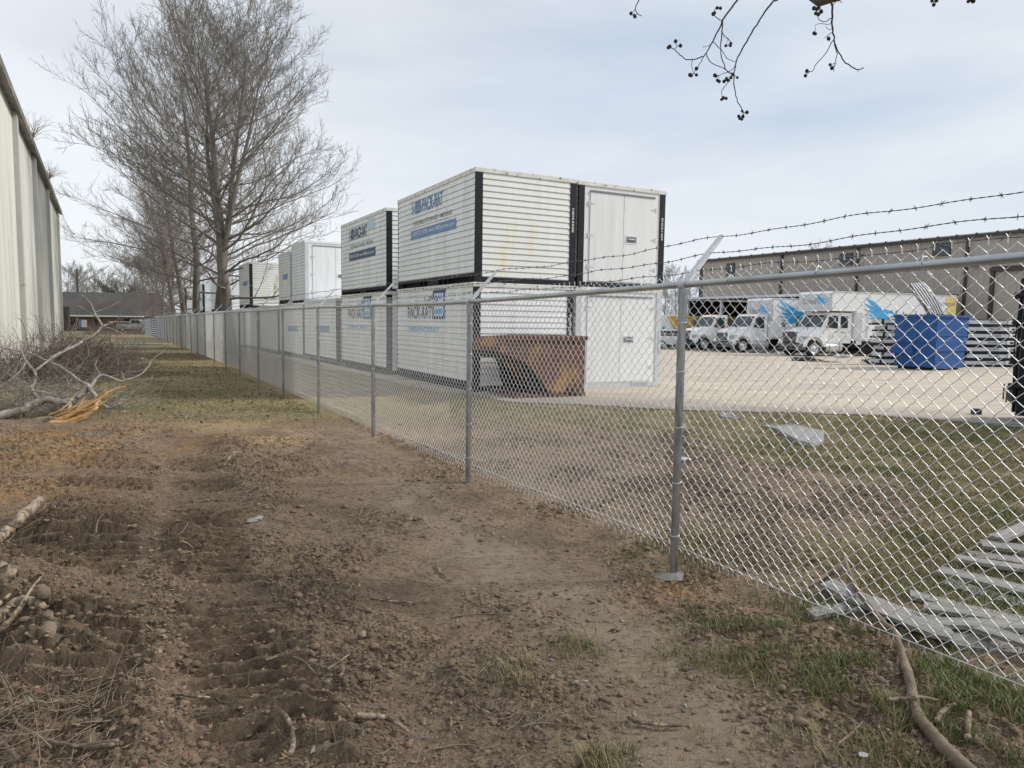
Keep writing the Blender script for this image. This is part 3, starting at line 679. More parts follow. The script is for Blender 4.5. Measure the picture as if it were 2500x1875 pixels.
    if text_kind == 'full':
        T('lettering', '1-800-PACK-RAT', .23, .64, zt-.27, .33, MT['blue'], .02)
        T('lettering', 'PORTABLE STORAGE + MOVING', .25, .75, zt-.66, .105, MT['gprint'], .004)
        patch('banner', (0, Ln*.79, zt-1.04), (0, -1, 0), (0, 0, 1), [(0, 0), (Ln*.59, 0), (Ln*.59, .22), (0, .22)], MT['blue'], g, .021)
        T('lettering', '1-800-722-5728  www.1800packrat.com', .23, .78, zt-.93, .115, MT['wprint'], .006, .026)
    elif text_kind == 'dark':
        patch('banner', (0, Ln*.36, zt-.36), (0, -1, 0), (0, 0, 1), [(0, 0), (Ln*.14, 0), (Ln*.14, .32), (0, .32)], MT['pblue'], g, .021)
        T('lettering', '1-800-PACK-RAT', .22, .62, zt-.33, .36, MT['navy'], .02, .024)
        T('lettering', 'PORTABLE STORAGE + MOVING', .25, .74, zt-.72, .105, MT['gprint'], .004)
        patch('banner', (0, Ln*.79, zt-1.14), (0, -1, 0), (0, 0, 1), [(0, 0), (Ln*.58, 0), (Ln*.58, .24), (0, .24)], MT['navy'], g, .021)
        T('lettering', '1-800-722-5728  www.1800packrat.com', .225, .775, zt-1.03, .12, MT['wprint'], .006, .026)
    elif text_kind == 'box':
        T('lettering', 'PACK-RAT', .18, .52, zt-.52, .30, MT['navy'], .015)
        T('lettering', '1-800', .42, .60, zt-.20, .13, MT['navy'], .01)
        o = (0, Ln*.47, zt-.68)
        patch('emblem', o, (0, -1, 0), (0, 0, 1), [[(0, 0), (.75, 0), (.75, .07), (0, .07)], [(0, .07), (.07, .07), (.07, .6), (0, .6)], [(.68, .07), (.75, .07), (.75, .6), (.68, .6)], [(0, .6), (.75, .6), (.82, .67), (.07, .67)]], MT['navy'], g, .021)
        patch('emblem', o, (0, -1, 0), (0, 0, 1), [[(.14, .12), (.6, .12), (.6, .24), (.14, .24)], [(.3, .30), (.6, .30), (.6, .40), (.3, .40)], [(.14, .46), (.6, .46), (.6, .54), (.14, .54)]], MT['lblue'], g, .0215)
        T('lettering', '1-800-PACKRAT', .18, .62, zt-.93, .12, MT['lblue'], .012)
    elif text_kind == 'small':
        patch('banner', (0, Ln*.6, zt-1.1), (0, -1, 0), (0, 0, 1), [(0, 0), (Ln*.42, 0), (Ln*.42, .22), (0, .22)], MT['blue'], g, .021)
    if num:   # painted down the right-hand corner post
        m_ = MT['wprint'] if post == 'black' else MT['gprint']
        text('serial_number', num, (W-.10, -.022, zt-.55 if post == 'black' else zt-.9), (0, 0, -1), (1, 0, 0), .52, .052, m_, g, .012, .002)
    if num2: text('serial_number', num2, (W-.85, -.02, .03), (1, 0, 0), (0, 0, 1), .5, .06, MT['gprint'], g, .01, .002)
    return g
YW = R(28)
def cxy(b=0.0, a=0.0, p0=(-.82, 14.95), yw=YW): return p0[0]+cos(yw)*b-sin(yw)*a, p0[1]+sin(yw)*b+cos(yw)*a
LZ = .115; UZ = LZ+CH-.045
x_, y_ = cxy(); container(x_, y_, LZ, YW, 4.86, 'white storage container on the ground behind the rusty hopper, siding end forward', 'siding', 'black', 'box', 'wpaint', 'wclean', .2, 'PG57303', h=CH-.045)
x_, y_ = cxy(2.51, -.02); container(x_, y_, LZ-.02, YW, 4.86, 'white storage container with double doors and grey posts on the yard', 'door', 'greypost', None, 'wpaint', 'wclean', .2, 'HD75482', 'HD50362', h=CH-.03)
x_, y_ = cxy(.03, .01); container(x_, y_, UZ, YW, 4.86, 'upper storage container with rust-stained ribbed end nearest the fence', 'siding', 'black', 'full', 'wpaint', 'cream', .2, 'HD53500', h=2.345)
x_, y_ = cxy(2.54, .0); container(x_, y_, UZ, YW, 4.86, 'upper storage container with closed white double doors and black posts', 'door', 'black', None, 'wpaint', 'wclean', .2, 'EHD51429', h=2.33)
bx, by = HX(944.7, 20.0), 20.0; YB = R(29)
def rowxy(Y): return HX(285+13135/Y, Y), Y
container(bx, by, UZ-.06, YB, 4.55, 'second upper storage container along the row with dark blue web banner', 'siding', 'black', 'dark', 'wpaint', 'wpaint', .2, None)
container(bx, by, LZ-.06, YB, 4.55, 'lower storage container under the one with dark blue web banner', 'siding', 'black', 'box', 'wpaint', 'wpaint', .2, None)
lab = ['third lower storage container from the near end of the row', 'fourth lower storage container, grey in the shade beneath the paired short ones', 'fifth lower storage container of the row beyond the fence', 'sixth lower storage container of the row beyond the fence', 'seventh lower storage container, near the tree trunks', 'eighth lower storage container, behind the tree trunks', 'ninth lower storage container at the far end of the row']
for i, Y in enumerate((24.5, 28.9, 33.4, 37.9, 42.4, 46.9, 51.4)):
    x_, y_ = rowxy(Y); container(x_, y_, yard_z(0, Y)-.02 if i else LZ-.10, YB, 4.7, lab[i], 'siding', 'black', None if i > 1 else 'small', 'wpaint', 'wpaint', .2, None, small=True, h=CH-.03)
def uz(Y): return float(yard_z(0, Y))-.02+CH-.035
x_, y_ = HX(746, 28.95), 28.95; container(x_, y_, uz(29), YB, 2.42, 'short upper container with bright white door end and grey posts', 'door', 'greypost', None, 'wpaint', 'wclean', .1, None, small=True, h=2.5)
x_, y_ = HX(709.5, 31.15), 31.15; container(x_, y_, uz(29), YB, 2.42, 'short upper container with small blue banner behind the bright white one', 'siding', 'greypost', 'small', 'wpaint', 'wpaint', .18, None, small=True, h=2.28)
x_, y_ = HX(611, 37.9), 37.9; container(x_, y_, uz(37.9), YB, 3.6, 'upper storage container with cream ribbed end beside the tree trunks', 'siding', 'black', 'small', 'wpaint', 'cream', .18, None, small=True, h=2.4)
for px, Y, lb, b_ in ((535, 50, 'upper storage container glimpsed between the tree trunks, white end showing', 'wclean'), (496, 56.5, 'far upper storage container seen between two tree trunks', 'wpaint'), (452, 63, 'farthest and smallest upper storage container, left of all tree trunks', 'wpaint')):
    x_, y_ = HX(px, Y), Y; container(x_, y_, uz(Y), YB, 4.4, lb, 'siding', 'black', None, 'wpaint', b_, .18, None, small=True)
    if Y > 54: container(x_, y_, uz(Y)-CH, YB, 4.4, 'lower container beneath the %s upper one' % ('farthest' if Y > 60 else 'far middle'), 'siding', 'black', None, 'wpaint', 'wpaint', .18, None, small=True)

# ------------------------------------------------------------------ rusty tipping hopper
q = G(1236, 976, .12); hq = cxy(-.1, -1.62)
hop = empty('tipping_hopper', (hq[0]+.88*.40, hq[1]+.47*.40, .12), YW, 'rusty orange and brown self-dumping steel hopper in front of the containers', 'hopper')
prof = [(-.72, .98), (-.74, .90), (-.10, .76), (.22, .62), (.56, .36), (.88, .10), (1.0, .09), (2.06, .09), (2.06, 1.20), (.45, 1.20), (-.55, 1.17)]
b = MB(); b.prism([(x, z) for x, z in prof], 'y', 0.0, .02); b.prism([(x, z) for x, z in prof], 'y', 1.28, 1.30)
path = prof[0:8]
for (x1, z1), (x2, z2) in zip(path[:-1], path[1:]): b.hexa([(x1, .021, z1), (x2, .021, z2), (x2, 1.279, z2), (x1, 1.279, z1), (x1, .021, z1+.02), (x2, .021, z2+.02), (x2, 1.279, z2+.02), (x1, 1.279, z1+.02)])
b.bb((2.04, .021, .1), (2.062, 1.279, 1.19)); b.build('hopper_body', MT['rust'], hop)
b = MB(); b.bb((-.50, -.045, 1.13), (2.10, -.002, 1.21)); b.bb((2.065, -.04, 1.13), (2.11, 1.32, 1.21)); b.bb((.5, 1.302, 1.13), (2.06, 1.35, 1.21)); b.build('rim', MT['rust'], hop, bevel=.005)
for yy in (.10, 1.16):
    b = MB(); arc = [(.08+.98*cos(a), .98-.90*sin(a)-.02) for a in np.linspace(R(20), R(88), 12)]
    arc = [(.05, .70), (.12, .55), (.18, .30), (.30, .12), (.48, .03), (1.1, .03), (.9, .12), (.58, .37), (.24, .63)]
    b.prism(arc, 'y', yy, yy+.05); b.build('rocker', MT['dark'], hop)  # near-black plates: shade under the hopper lip is put into their colour
b = MB()
for yy in (.05, 1.12): b.bb((-.15, yy, -.02), (2.15, yy+.14, .075))
b.bb((-.15, .2, -.02), (-.02, 1.1, .06)); b.bb((2.0, .2, -.02), (2.14, 1.1, .06)); b.build('base_frame', MT['rust'], hop, bevel=.006)
b = MB(); b.tube([(-.78, .2, .84), (-.78, 1.1, .84)], .05, 10); b.build('latch_bar', MT['black'], hop)
b = MB()
for xx in (1.42, 1.58): b.tube([(xx, -.03, .16), (xx, -.065, .13)], .028, 8)
b.tube([(1.5, -.02, .14), (1.5, -.03, -.02)], .006, 5); b.build('chain', MT['black'], hop)
hop.scale = (.69, 1, 1)

# ------------------------------------------------------------------ metal buildings
def rib_wall(mb, x0, x1, z0, z1, y, out, pitch=.30, d=.02, mi=0):
    """ribbed sheet, ribs every pitch, facing out*y"""
    xs = [x0]; ys = [0]
    x = x0+pitch/2
    while x < x1-.1:
        xs += [x-.035, x-.018, x+.018, x+.035]; ys += [0, d, d, 0]; x += pitch
    xs.append(x1); ys.append(0)
    n = len(xs); vs = [(a, y+out*b, z0) for a, b in zip(xs, ys)]+[(a, y+out*b, z1) for a, b in zip(xs, ys)]
    mb.add(vs, [(i, i+1, n+i+1, n+i) for i in range(n-1)], mi)
# brown warehouse on the right
wy = 77.0; wx = HX(1708, wy); WZ = -.75; EZ = CAMZ+6.72
bw = empty('warehouse', (wx, wy, 0), -R(61), 'long taupe ribbed metal warehouse behind the white trucks', 'warehouse')
b = MB(); rib_wall(b, 0, 84, WZ, EZ, 0, -1, .40, .03); b.bb((0, .02, WZ), (84, .2, EZ-.02)); b.bb((0, .2, WZ), (.2, 30, EZ)); b.bb((83.8, .2, WZ), (84, 30, EZ)); b.bb((0, 29.8, WZ), (84, 30, EZ)); b.build('wall', MT['taupe'], bw)
b = MB(); b.hexa([(-.3, -.3, EZ+.02), (84.3, -.3, EZ+.02), (84.3, 15, EZ+1.2), (-.3, 15, EZ+1.2), (-.3, -.3, EZ+.12), (84.3, -.3, EZ+.12), (84.3, 15, EZ+1.3), (-.3, 15, EZ+1.3)])
b.hexa([(-.3, 15, EZ+1.2), (84.3, 15, EZ+1.2), (84.3, 30.3, EZ+.02), (-.3, 30.3, EZ+.02), (-.3, 15, EZ+1.3), (84.3, 15, EZ+1.3), (84.3, 30.3, EZ+.12), (-.3, 30.3, EZ+.12)]); b.build('roof', MT['roofw'], bw)
b = MB(); b.bb((-.35, -.32, EZ-.14), (84.3, -.06, EZ+.06)); b.bb((-.2, -.10, WZ), (.25, -.045, EZ-.15))
for i in range(60): b.bb((i*1.4, -.36, EZ+.06), (i*1.4+.12, -.05, EZ+.15))
b.build('gutter', MT['brownm'], bw)
def wxl(px): Y = 109571/(px-285); return (77-Y)/cos(R(29))
for px in (1903, 2087, 2350, 2700): b = MB(); b.bb((wxl(px)-.09, -.2, WZ), (wxl(px)+.09, -.04, EZ-.15)); b.build('downspout', MT['brownm'], bw)
for px, y0, y1, wv in ((1779, 645, 676, 1.1), (2058, 621, 650, 1.2), (2287, 597, 627, 1.35)):
    Y = 109571/(px-285); hy = 785+(px-1250)*.014; za, zb = CAMZ+(hy-y1)/F*Y, CAMZ+(hy-y0)/F*Y; xl = wxl(px)
    b = MB(); b.bb((xl-wv/2, -.09, za), (xl+wv/2, -.035, zb)); f = b.build('vent', MT['dark'], bw)
    b = MB(); nn_ = 10
    for i in range(nn_): zc = za+(zb-za)*(i+.5)/nn_; b.box((xl, -.10, zc), (wv*.94, .012, (zb-za)/nn_*.55), 0, (R(-35), 0, 0))
    b.bb((xl-.02, -.13, za), (xl+.02, -.115, zb)); b.build('louvre', MT['gprint'], f)
dxl = wxl(2416); b = MB(); dz = CAMZ+(801-665)/F*(109571/(2416-285))
rib_wall(b, dxl+.15, dxl+4.6, WZ, dz, -.06, -1, .4, .03); b.build('sliding_door', MT['taupe'], bw)
b = MB(); b.bb((dxl-.15, -.3, dz), (dxl+9, -.05, dz+.35)); b.bb((dxl-.1, -.22, WZ), (dxl+.13, -.05, dz)); b.build('door_track', MT['brownm'], bw)
b = MB(); xl = wxl(2374); b.box((xl, -.25, dz+.5), (.3, .4, .14), 0, (.4, 0, 0)); b.tube([(xl, -.03, dz+.7), (xl, -.2, dz+.55)], .03, 6); b.build('wall_lamp', MT['brownm'], bw)
# open shed in front of it; dark walls added to darken its inside
sx_, sy_ = HX(1640, 61.2), 61.2
sh = empty('open_shed', (sx_, sy_, 0), -R(61), 'open-fronted shed with white roof edge and darkened interior behind the trucks', 'shed')
b = MB(); b.hexa([(-.5, -.3, 3.62), (17, -.3, 3.62), (17, 12, 3.9), (-.5, 12, 3.9), (-.5, -.3, 3.74), (17, -.3, 3.74), (17, 12, 4.02), (-.5, 12, 4.02)]); b.build('roof', MT['brownm'], sh)
b = MB(); b.bb((-.5, -.36, 3.60), (17, -.302, 3.78)); b.build('fascia', MT['greypost'], sh)
b = MB(); b.bb((.45, 11.8, -.7), (16.75, 11.9, 3.85)); b.build('added_back_wall', MT['brownm'], sh)
for xx in (.3, 16.8): b = MB(); b.bb((xx, 1.5, -.7), (xx+.1, 11.9, 3.62)); b.build('added_end_wall', MT['brownm'], sh)  # added with the back wall to close the shed and keep it dark
for xx in (1.8, 5.6, 9.5, 14): b = MB(); b.bb((xx-.1, .0, -.6), (xx+.1, .2, 3.615)); b.build('post', MT['greypost'], sh)
# ivory warehouse on the left
lb_ = empty('metal_building', (-30.3, 48, 0), -R(60.2), 'tall ivory ribbed metal building with brown eave at the left edge', 'building')
LZ0 = -.45; LE = 8.35; LL = 47
b = MB(); rib_wall(b, 0, LL, LZ0+.35, LE, 0, 1, .20, .02); b.bb((0, -.2, LZ0), (LL, -.02, LE)); b.bb((0, -25, LZ0), (.2, -.2, LE)); b.bb((LL-.2, -25, LZ0), (LL, -.2, LE)); b.bb((0, -25, LZ0), (LL, -24.8, LE)); b.build('wall', MT['ivory'], lb_)
b = MB(); b.bb((-.2, -.1, LE-.02), (LL+.2, .18, LE+.03)); b.bb((-.2, .17, LE-.08), (LL+.2, .27, LE+.18)); b.build('gutter', MT['gutter'], lb_)
b = MB(); b.hexa([(-.3, -25, LE+.9), (LL, -25, LE+.9), (LL, .16, LE+.06), (-.3, .16, LE+.06), (-.3, -25, LE+1.0), (LL, -25, LE+1.0), (LL, .16, LE+.16), (-.3, .16, LE+.16)]); b.build('roof', MT['roofw'], lb_)
b = MB(); b.bb((-.02, -.1, LZ0), (LL, .07, LZ0+.42)); b.build('foundation', MT['found'], lb_)
for t in (1.3, 11.1, 19.6, 27.2, 35): b = MB(); b.bb((t-.24, .0, LZ0+.3), (t+.24, .16, LE-.02)); b.bb((t-.27, .158, 2.6), (t+.27, .175, 2.66)); b.build('downspout', MT['ivoryd'], lb_)
b = MB(); b.bb((.3, .02, .6), (.9, .5, 2.2)); b.build('meter_box', MT['brownm'], lb_)
# low brown house at the far end of the corridor
hx0, hx1, hy_ = HX(60, 110), HX(352, 110), 110
hs = empty('brick_house', (0, 0, 0), 0, 'low brick house with wide dark shingle roof at the far end of the corridor', 'house')
b = MB(); b.bb((hx0, hy_+.8, -1.1), (hx1-.8, hy_+9, 1.55)); b.build('wall', MT['brick'], hs)
b = MB(); b.prism([(hy_-.1, 1.62), (hy_+5, 5.35), (hy_+10.3, 1.62)], 'x', hx0-1, hx1); b.build('roof', MT['shingle'], hs)
b = MB(); b.bb((hx0-1, hy_-.22, 1.46), (hx1+.05, hy_-.12, 1.66)); b.build('fascia', MT['wclean'], hs)
for a_, b__, z1_, z2_, m_, nm in ((302, 331, -.1, 1.3, 'dark', 'garage_opening'), (192, 198.6, -.15, 1.0, 'blue', 'door'), (199, 211.5, -.2, .95, 'wclean', 'door'), (170, 184, .2, 1.0, 'dark', 'window'), (232, 250, .2, 1.0, 'dark', 'window')):
    b = MB(); b.bb((HX(a_, hy_+.7), hy_+.68, z1_), (HX(b__, hy_+.7), hy_+.78, z2_)); b.build(nm, MT[m_], hs)
b = MB(); b.tube([(HX(265, 104), 104, .75), (HX(350, 104), 104, .75)], .06, 6); b.build('rail', MT['greypost'], hs)
up = MB(); upx = HX(192, 124); up.tube([(upx, 124, -1), (upx, 124, 9.6)], [.19, .13], 8); up.bb((upx-.25, 123.7, 4.4), (upx+.35, 123.9, 4.7))
tag(up.build('utility_pole', MT['brownm']), 'plain brown utility pole rising behind the dark roof', 'pole')

# ------------------------------------------------------------------ trucks
def eagle(parent, o, u, v, S, flip=1.5):
    """blue bird emblem: fanned wing feathers and a hooked head"""
    def feather(a0, l, w, x0, y0, bend=.2):
        pts = []; n = 8
        for i in range(n+1):
            t = i/n; an = a0+bend*t; r = l*t; ww = w*math.sin(pi*min(1, .15+t*.85))*.5
            pts.append((x0+r*cos(an)-ww*sin(an), y0+r*sin(an)+ww*cos(an)))
        for i in range(n, -1, -1):
            t = i/n; an = a0+bend*t; r = l*t; ww = -w*math.sin(pi*min(1, .15+t*.85))*.5
            pts.append((x0+r*cos(an)-ww*sin(an), y0+r*sin(an)+ww*cos(an)))
        return [(S*a*flip, S*b) for a, b in pts]
    fe = [feather(R(146), 1.02, .20, .62, .42, -.1), feather(R(155), .95, .15, .58, .34, -.1), feather(R(164), .84, .13, .54, .27, -.1), feather(R(174), .72, .11, .52, .20, -.1), feather(R(184), .58, .10, .52, .14, -.1), feather(R(195), .44, .09, .52, .09, -.1)]
    head = [(.40, .52), (.62, .56), (.84, .50), (1.0, .38), (1.08, .24), (1.06, .12), (1.02, .19), (.93, .24), (.86, .21), (.80, .12), (.84, .02), (.70, -.10), (.60, -.02), (.50, .08), (.44, .25)]
    patch('emblem', o, u, v, fe, MT['lblue'], parent, .012)
    patch('emblem', o, u, v, [(S*a*flip, S*b) for a, b in head], MT['lblue'], parent, .016)
    patch('emblem', o, u, v, [(S*a*flip, S*b) for a, b in [(.74, .38), (.90, .37), (1.0, .28), (.93, .27), (.82, .25), (.74, .29)]], MT['wprint'], parent, .02)
    patch('emblem', o, u, v, [(S*a*flip, S*b) for a, b in [(.62, .02), (.78, .10), (.80, .0), (.74, -.16), (.66, -.06)]], MT['blue'], parent, .014)

def wheel(parent, x, y, z, r=.50, w=.27, side=1, dual=False):
    t = MB(); pr = [(r*.60, -w/2), (r*.93, -w/2), (r, -w*.36), (r, w*.36), (r*.93, w/2), (r*.60, w/2)]
    n = 28; vs = []; fs = []
    for i in range(n):
        a = 2*pi*i/n
        for (q, o_) in pr: vs.append((x+q*cos(a), y+o_, z+q*sin(a)))
    k = len(pr)
    for i in range(n):
        for j in range(k-1): fs.append((i*k+j, i*k+j+1, ((i+1) % n)*k+j+1, ((i+1) % n)*k+j))
    t.add(vs, fs, 0, True); ty = t.build('tyre', MT['tyre'], parent)
    m = MB(); yy = y+side*w*.30
    rimp = [(r*.62, w*.48), (r*.56, w*.50), (r*.52, w*.28), (r*.40, w*.20), (r*.22, w*.22), (r*.20, w*.48), (r*.02, w*.52)]
    vs = []; fs = []; k = len(rimp)
    for i in range(n):
        a = 2*pi*i/n
        for (q, o_) in rimp: vs.append((x+q*cos(a), y+side*o_, z+q*sin(a)))
    for i in range(n):
        for j in range(k-1): fs.append((i*k+j, i*k+j+1, ((i+1) % n)*k+j+1, ((i+1) % n)*k+j))
    m.add(vs, fs, 0, True)
    for i in range(8):
        a = 2*pi*i/8; m.tube([(x+r*.47*cos(a), y+side*w*.24, z+r*.47*sin(a)), (x+r*.47*cos(a), y+side*(w*.24+.012), z+r*.47*sin(a))], .035, 8, 1)
    m.build('rim', [MT['rim'], MT['dark']], parent)

def truck(x, y, z, rz, label, box=None, grille='v', bump='bumper', sleeper=False, crew=False, name='box_truck', tank=True, numtxt=None):
    """front towards +x, left side towards +y. built from the bumper (x=0) backwards"""
    g = empty(name, (x, y, z), rz, label, 'truck', 'white trucks parked in front of the warehouse')
    Wc = 2.10; hw = Wc/2
    w_ = MT['truckw']
    # bonnet
    b = MB(); b.hexa([(-.20, -.72, .78), (-1.70, -.98, .78), (-1.70, .98, .78), (-.20, .72, .78), (-.28, -.66, 1.50), (-1.72, -.86, 1.78), (-1.72, .86, 1.78), (-.28, .66, 1.50)])
    bo = b.build('bonnet', w_, g, bevel=.10)
    # wings over the front wheels
    for s in (-1, 1):
        m = MB(); arc = [(-1.12+.62*cos(a), .52+.64*sin(a)) for a in np.linspace(R(8), R(172), 12)]; out = [(-1.12+.84*cos(a), .50+.80*sin(a)) for a in np.linspace(R(175), R(5), 12)]
        out = [(px_, min(pz_, 1.34)) for px_, pz_ in out]
        m.prism(arc+out, 'y', s*.70, s*1.12); m.build('wing', w_, g, bevel=.03)
        m = MB(); m.hexa([(-.26, s*.72, .98), (-.62, s*1.10, .98), (-.60, s*1.13, .98), (-.22, s*.80, .98), (-.30, s*.70, 1.18), (-.66, s*1.04, 1.20), (-.62, s*1.10, 1.20), (-.26, s*.76, 1.18)]); m.build('headlight', MT['glass'] if False else MT['chrome'], g, bevel=.01)
    # grille
    m = MB(); 
    if grille == 'v':
        m.hexa([(-.20, -.50, .80), (-.22, .50, .80), (-.16, .44, .80), (-.14, -.44, .80), (-.27, -.60, 1.46), (-.27, .60, 1.46), (-.21, .56, 1.44), (-.21, -.56, 1.44)], 0)
        for i in range(11): yy = -.48+i*.096; m.hexa([(-.14, yy-.012, .84), (-.14, yy+.012, .84), (-.12, yy+.012, .84), (-.12, yy-.012, .84), (-.20, yy*1.15-.012, 1.42), (-.20, yy*1.15+.012, 1.42), (-.18, yy*1.15+.012, 1.42), (-.18, yy*1.15-.012, 1.42)], 1)
    else:
        m.hexa([(-.20, -.58, .86), (-.22, .58, .86), (-.16, .56, .86), (-.16, -.56, .86), (-.25, -.54, 1.34), (-.25, .54, 1.34), (-.20, .52, 1.32), (-.20, -.52, 1.32)], 0)
        for i in range(6): zz = .90+i*.082; m.bb((-.20, -.52, zz), (-.14-.008*i, .52, zz+.03), 1)
    m.build('grille', [MT['dark'], MT['chrome']], g)
    m = MB(); m.hexa([(0, -.78, .40), (-.45, -1.14, .40), (-.45, 1.14, .40), (0, .78, .40), (.02, -.80, .74), (-.45, -1.16, .74), (-.45, 1.16, .74), (.02, .80, .74)]); m.build('bumper', MT[bump], g, bevel=.04)
    m = MB(); m.bb((.012, -.28, .47), (.026, .28, .60), 0)
    for yy in (-.62, .62): m.bb((.01, yy-.13, .50), (.024, yy+.13, .60), 0)
    m.build('bumper_opening', MT['dark'], g)
    # cab
    cl = -3.05 if not crew else -3.85
    prof = [(-1.66, .80), (-1.66, 1.72), (-2.22, 2.52), (-2.38, 2.60), (cl, 2.60), (cl, .80)]
    m = MB(); m.prism(prof, 'y', -hw+.02, hw-.02); cb = m.build('cab', w_, g, bevel=.06)
    m = MB(); m.hexa([(-1.615, -.92, 1.76), (-1.645, -.92, 1.74), (-1.645, .92, 1.74), (-1.615, .92, 1.76), (-2.145, -.84, 2.46), (-2.175, -.84, 2.46), (-2.175, .84, 2.46), (-2.145, .84, 2.46)]); m.build('windscreen', MT['glass'], cb)
    for s in (-1, 1):
        yy = s*(hw-.015)
        m = MB(); m.prism([(-1.92, 1.74), (-2.80, 1.66), (-2.80, 2.42), (-2.32, 2.42)], 'y', yy, yy+s*.012); m.build('side_window', MT['glass'], cb)
        if crew: m = MB(); m.prism([(-3.0, 1.70), (-3.55, 1.70), (-3.55, 2.40), (-3.0, 2.40)], 'y', yy, yy+s*.012); m.build('side_window', MT['glass'], cb)
        m = MB(); m.prism([(-1.80, .86), (-2.86, .86), (-2.86, 1.62), (-1.80, 1.66)], 'y', yy, yy+s*.012); dr = m.build('door', w_, cb, bevel=.01)
        m = MB(); m.bb((-2.76, yy+s*.013, 1.46), (-2.60, yy+s*.04, 1.51)); m.build('handle', MT['dark'], dr)
        m = MB(); m.bb((-2.02, s*1.22, 1.72), (-1.92, s*1.46, 2.36)); m.tube([(-1.97, s*1.02, 1.75), (-1.97, s*1.25, 1.78)], .015, 6); m.tube([(-1.97, s*1.02, 2.3), (-1.97, s*1.25, 2.3)], .015, 6); m.build('mirror', MT['bumperb'], g, bevel=.01)
        m = MB(); m.tube([(-.75, s*.86, 1.50), (-.62, s*.98, 1.74)], .012, 6); m.box((-.60, s*1.0, 1.86), (.10, .20, .26)); m.build('hood_mirror', MT['bumperb'], g)
        if numtxt and s == 1:
            text('lettering', numtxt, (-2.30 if not crew else -3.05, yy+.0, 1.40), (-1, 0, 0), (0, 0, 1), .42, .09, MT['gprint'], cb, .01, .004)
        if s == 1:
            for r_ in range(4): text('lettering', ('Armstrong', 'Relocation', 'Baton Rouge', 'LA')[r_], (-2.10, yy+.012, 1.30-.085*r_), (-1, 0, 0), (0, 0, 1), (.36, .40, .44, .1)[r_], .05, MT['gprint'], dr, .0, .004)
    for yy in (-.6, -.3, 0, .3, .6): m = MB(); m.box((-2.44, yy, 2.625), (.12, .10, .05)); m.build('marker_light', MT['orange'], cb)
    # frame, tank, wheels
    rear = box['rear'] if box else -5.4
    m = MB(); m.bb((rear+.2, -.42, .52), (-.3, -.30, .76)); m.bb((rear+.2, .30, .52), (-.3, .42, .76)); m.bb((-1.2, -.9, .45), (-1.05, .9, .58)); m.build('chassis', MT['dark'], g)
    for s in (-1, 1):
        m = MB(); tx = -2.55
        m.tube([(tx+.55, s*.80, .56), (tx-.65, s*.80, .56)], .30, 18, 0); m.bb((tx+.75, s*.62, .22), (tx+.56, s*1.02, .80), 1)
        m.tube([(tx+.35, s*.80, .56), (tx+.31, s*.80, .56)], .305, 18, 1); m.tube([(tx-.4, s*.80, .56), (tx-.44, s*.80, .56)], .305, 18, 1); m.build('fuel_tank', [MT['tank'], MT['bumperb']], g)
        wf = empty('wheel', (0, 0, 0)); wf.parent = g; wheel(wf, -1.12, s*.93, .50, side=s)
        wf = empty('wheel', (0, 0, 0)); wf.parent = g; wheel(wf, rear+2.0, s*.83, .50, w=.52, side=s)
    if box:
        zb, zt, att = box['zb'], box['zt'], box['att']; fb = cl-.12; hb = 1.27
        m = MB()
        pf = [(fb, zb), (fb, 2.70), (att, 2.70), (att, zt-.12), (att-.12, zt), (rear, zt), (rear, zb)] if box.get('attic') else [(fb, zb), (fb, zt-.12), (fb-.12, zt), (rear, zt), (rear, zb)]
        m.prism(pf, 'y', -hb, hb); bx_ = m.build('cargo_box', MT['truckw'], g, bevel=.02)
        fx = att if box.get('attic') else fb
        m = MB(); z_lo = 2.76 if box.get('attic') else 2.2
        m.bb((fx+.003, -hb+.05, z_lo), (fx+.018, hb-.05, zt-.16)); m.build('front_panel', MT['greypost'], bx_)
        m = MB()
        for s in (-1, 1): m.bb((fx-.10, s*(hb+.004), z_lo-.06), (fx+.02, s*(hb+.022), zt-.10)); m.bb((rear, s*(hb+.004), zt-.08), (fx-.11, s*(hb+.015), zt-.02)); m.bb((rear, s*(hb+.004), zb), (fb-.02, s*(hb+.02), zb+.12))
        m.build('edge_rail', MT['tank'], bx_)
        if box.get('attic'): m = MB(); m.bb((fb-.9, hb+.004, zb+.2), (fb-.75, hb+.03, 2.62)); m.bb((fb-.45, hb+.004, .72), (fb-.02, hb+.016, 2.62)); m.build('corner_guard', MT['greypost'], bx_)
        th = zt-z_lo-.2
        text('lettering', 'United', (fx+.018, -hb+.35, z_lo+.38*th), (0, 1, 0), (0, 0, 1), 1.05, .36, MT['navy'] if not box.get('attic') else MT['gprint'], bx_, .012, .004)
        eagle(bx_, (fx+.02, hb-1.05, z_lo+.42*th), (0, 1, 0), (0, 0, 1), .52)
        # long side towards +y reads from the front of the truck backwards
        sd = (0, 0, 0)
        eagle(bx_, (box['ex'], hb, box['ez']), (-1, 0, 0), (0, 0, 1), box['es'])
        if box.get('long'):
            text('lettering', 'United', (box['ex']-1.7, hb+.01, 2.05), (-1, 0, 0), (0, 0, 1), 2.1, .75, MT['gprint'], bx_, .02, .006)
            patch('yellow_stripe', (rear+.62, hb, zb+.15), (-1, 0, 0), (0, 0, 1), [(0, 0), (.60, 0), (.60, zt-zb-.3), (-.35, zt-zb-.3)], MT['pyellow'], bx_, .012)
            text('lettering', 'Armstrong Relocation', (rear+3.1, hb+.01, 3.10), (-1, 0, 0), (0, 0, 1), 2.95, .34, MT['gprint'], bx_, .004, .012)
            text('lettering', 'LA', (rear+.62, hb+.01, 2.62), (-1, 0, 0), (0, 0, 1), .26, .22, MT['gprint'], bx_, .004, .012)
    return g
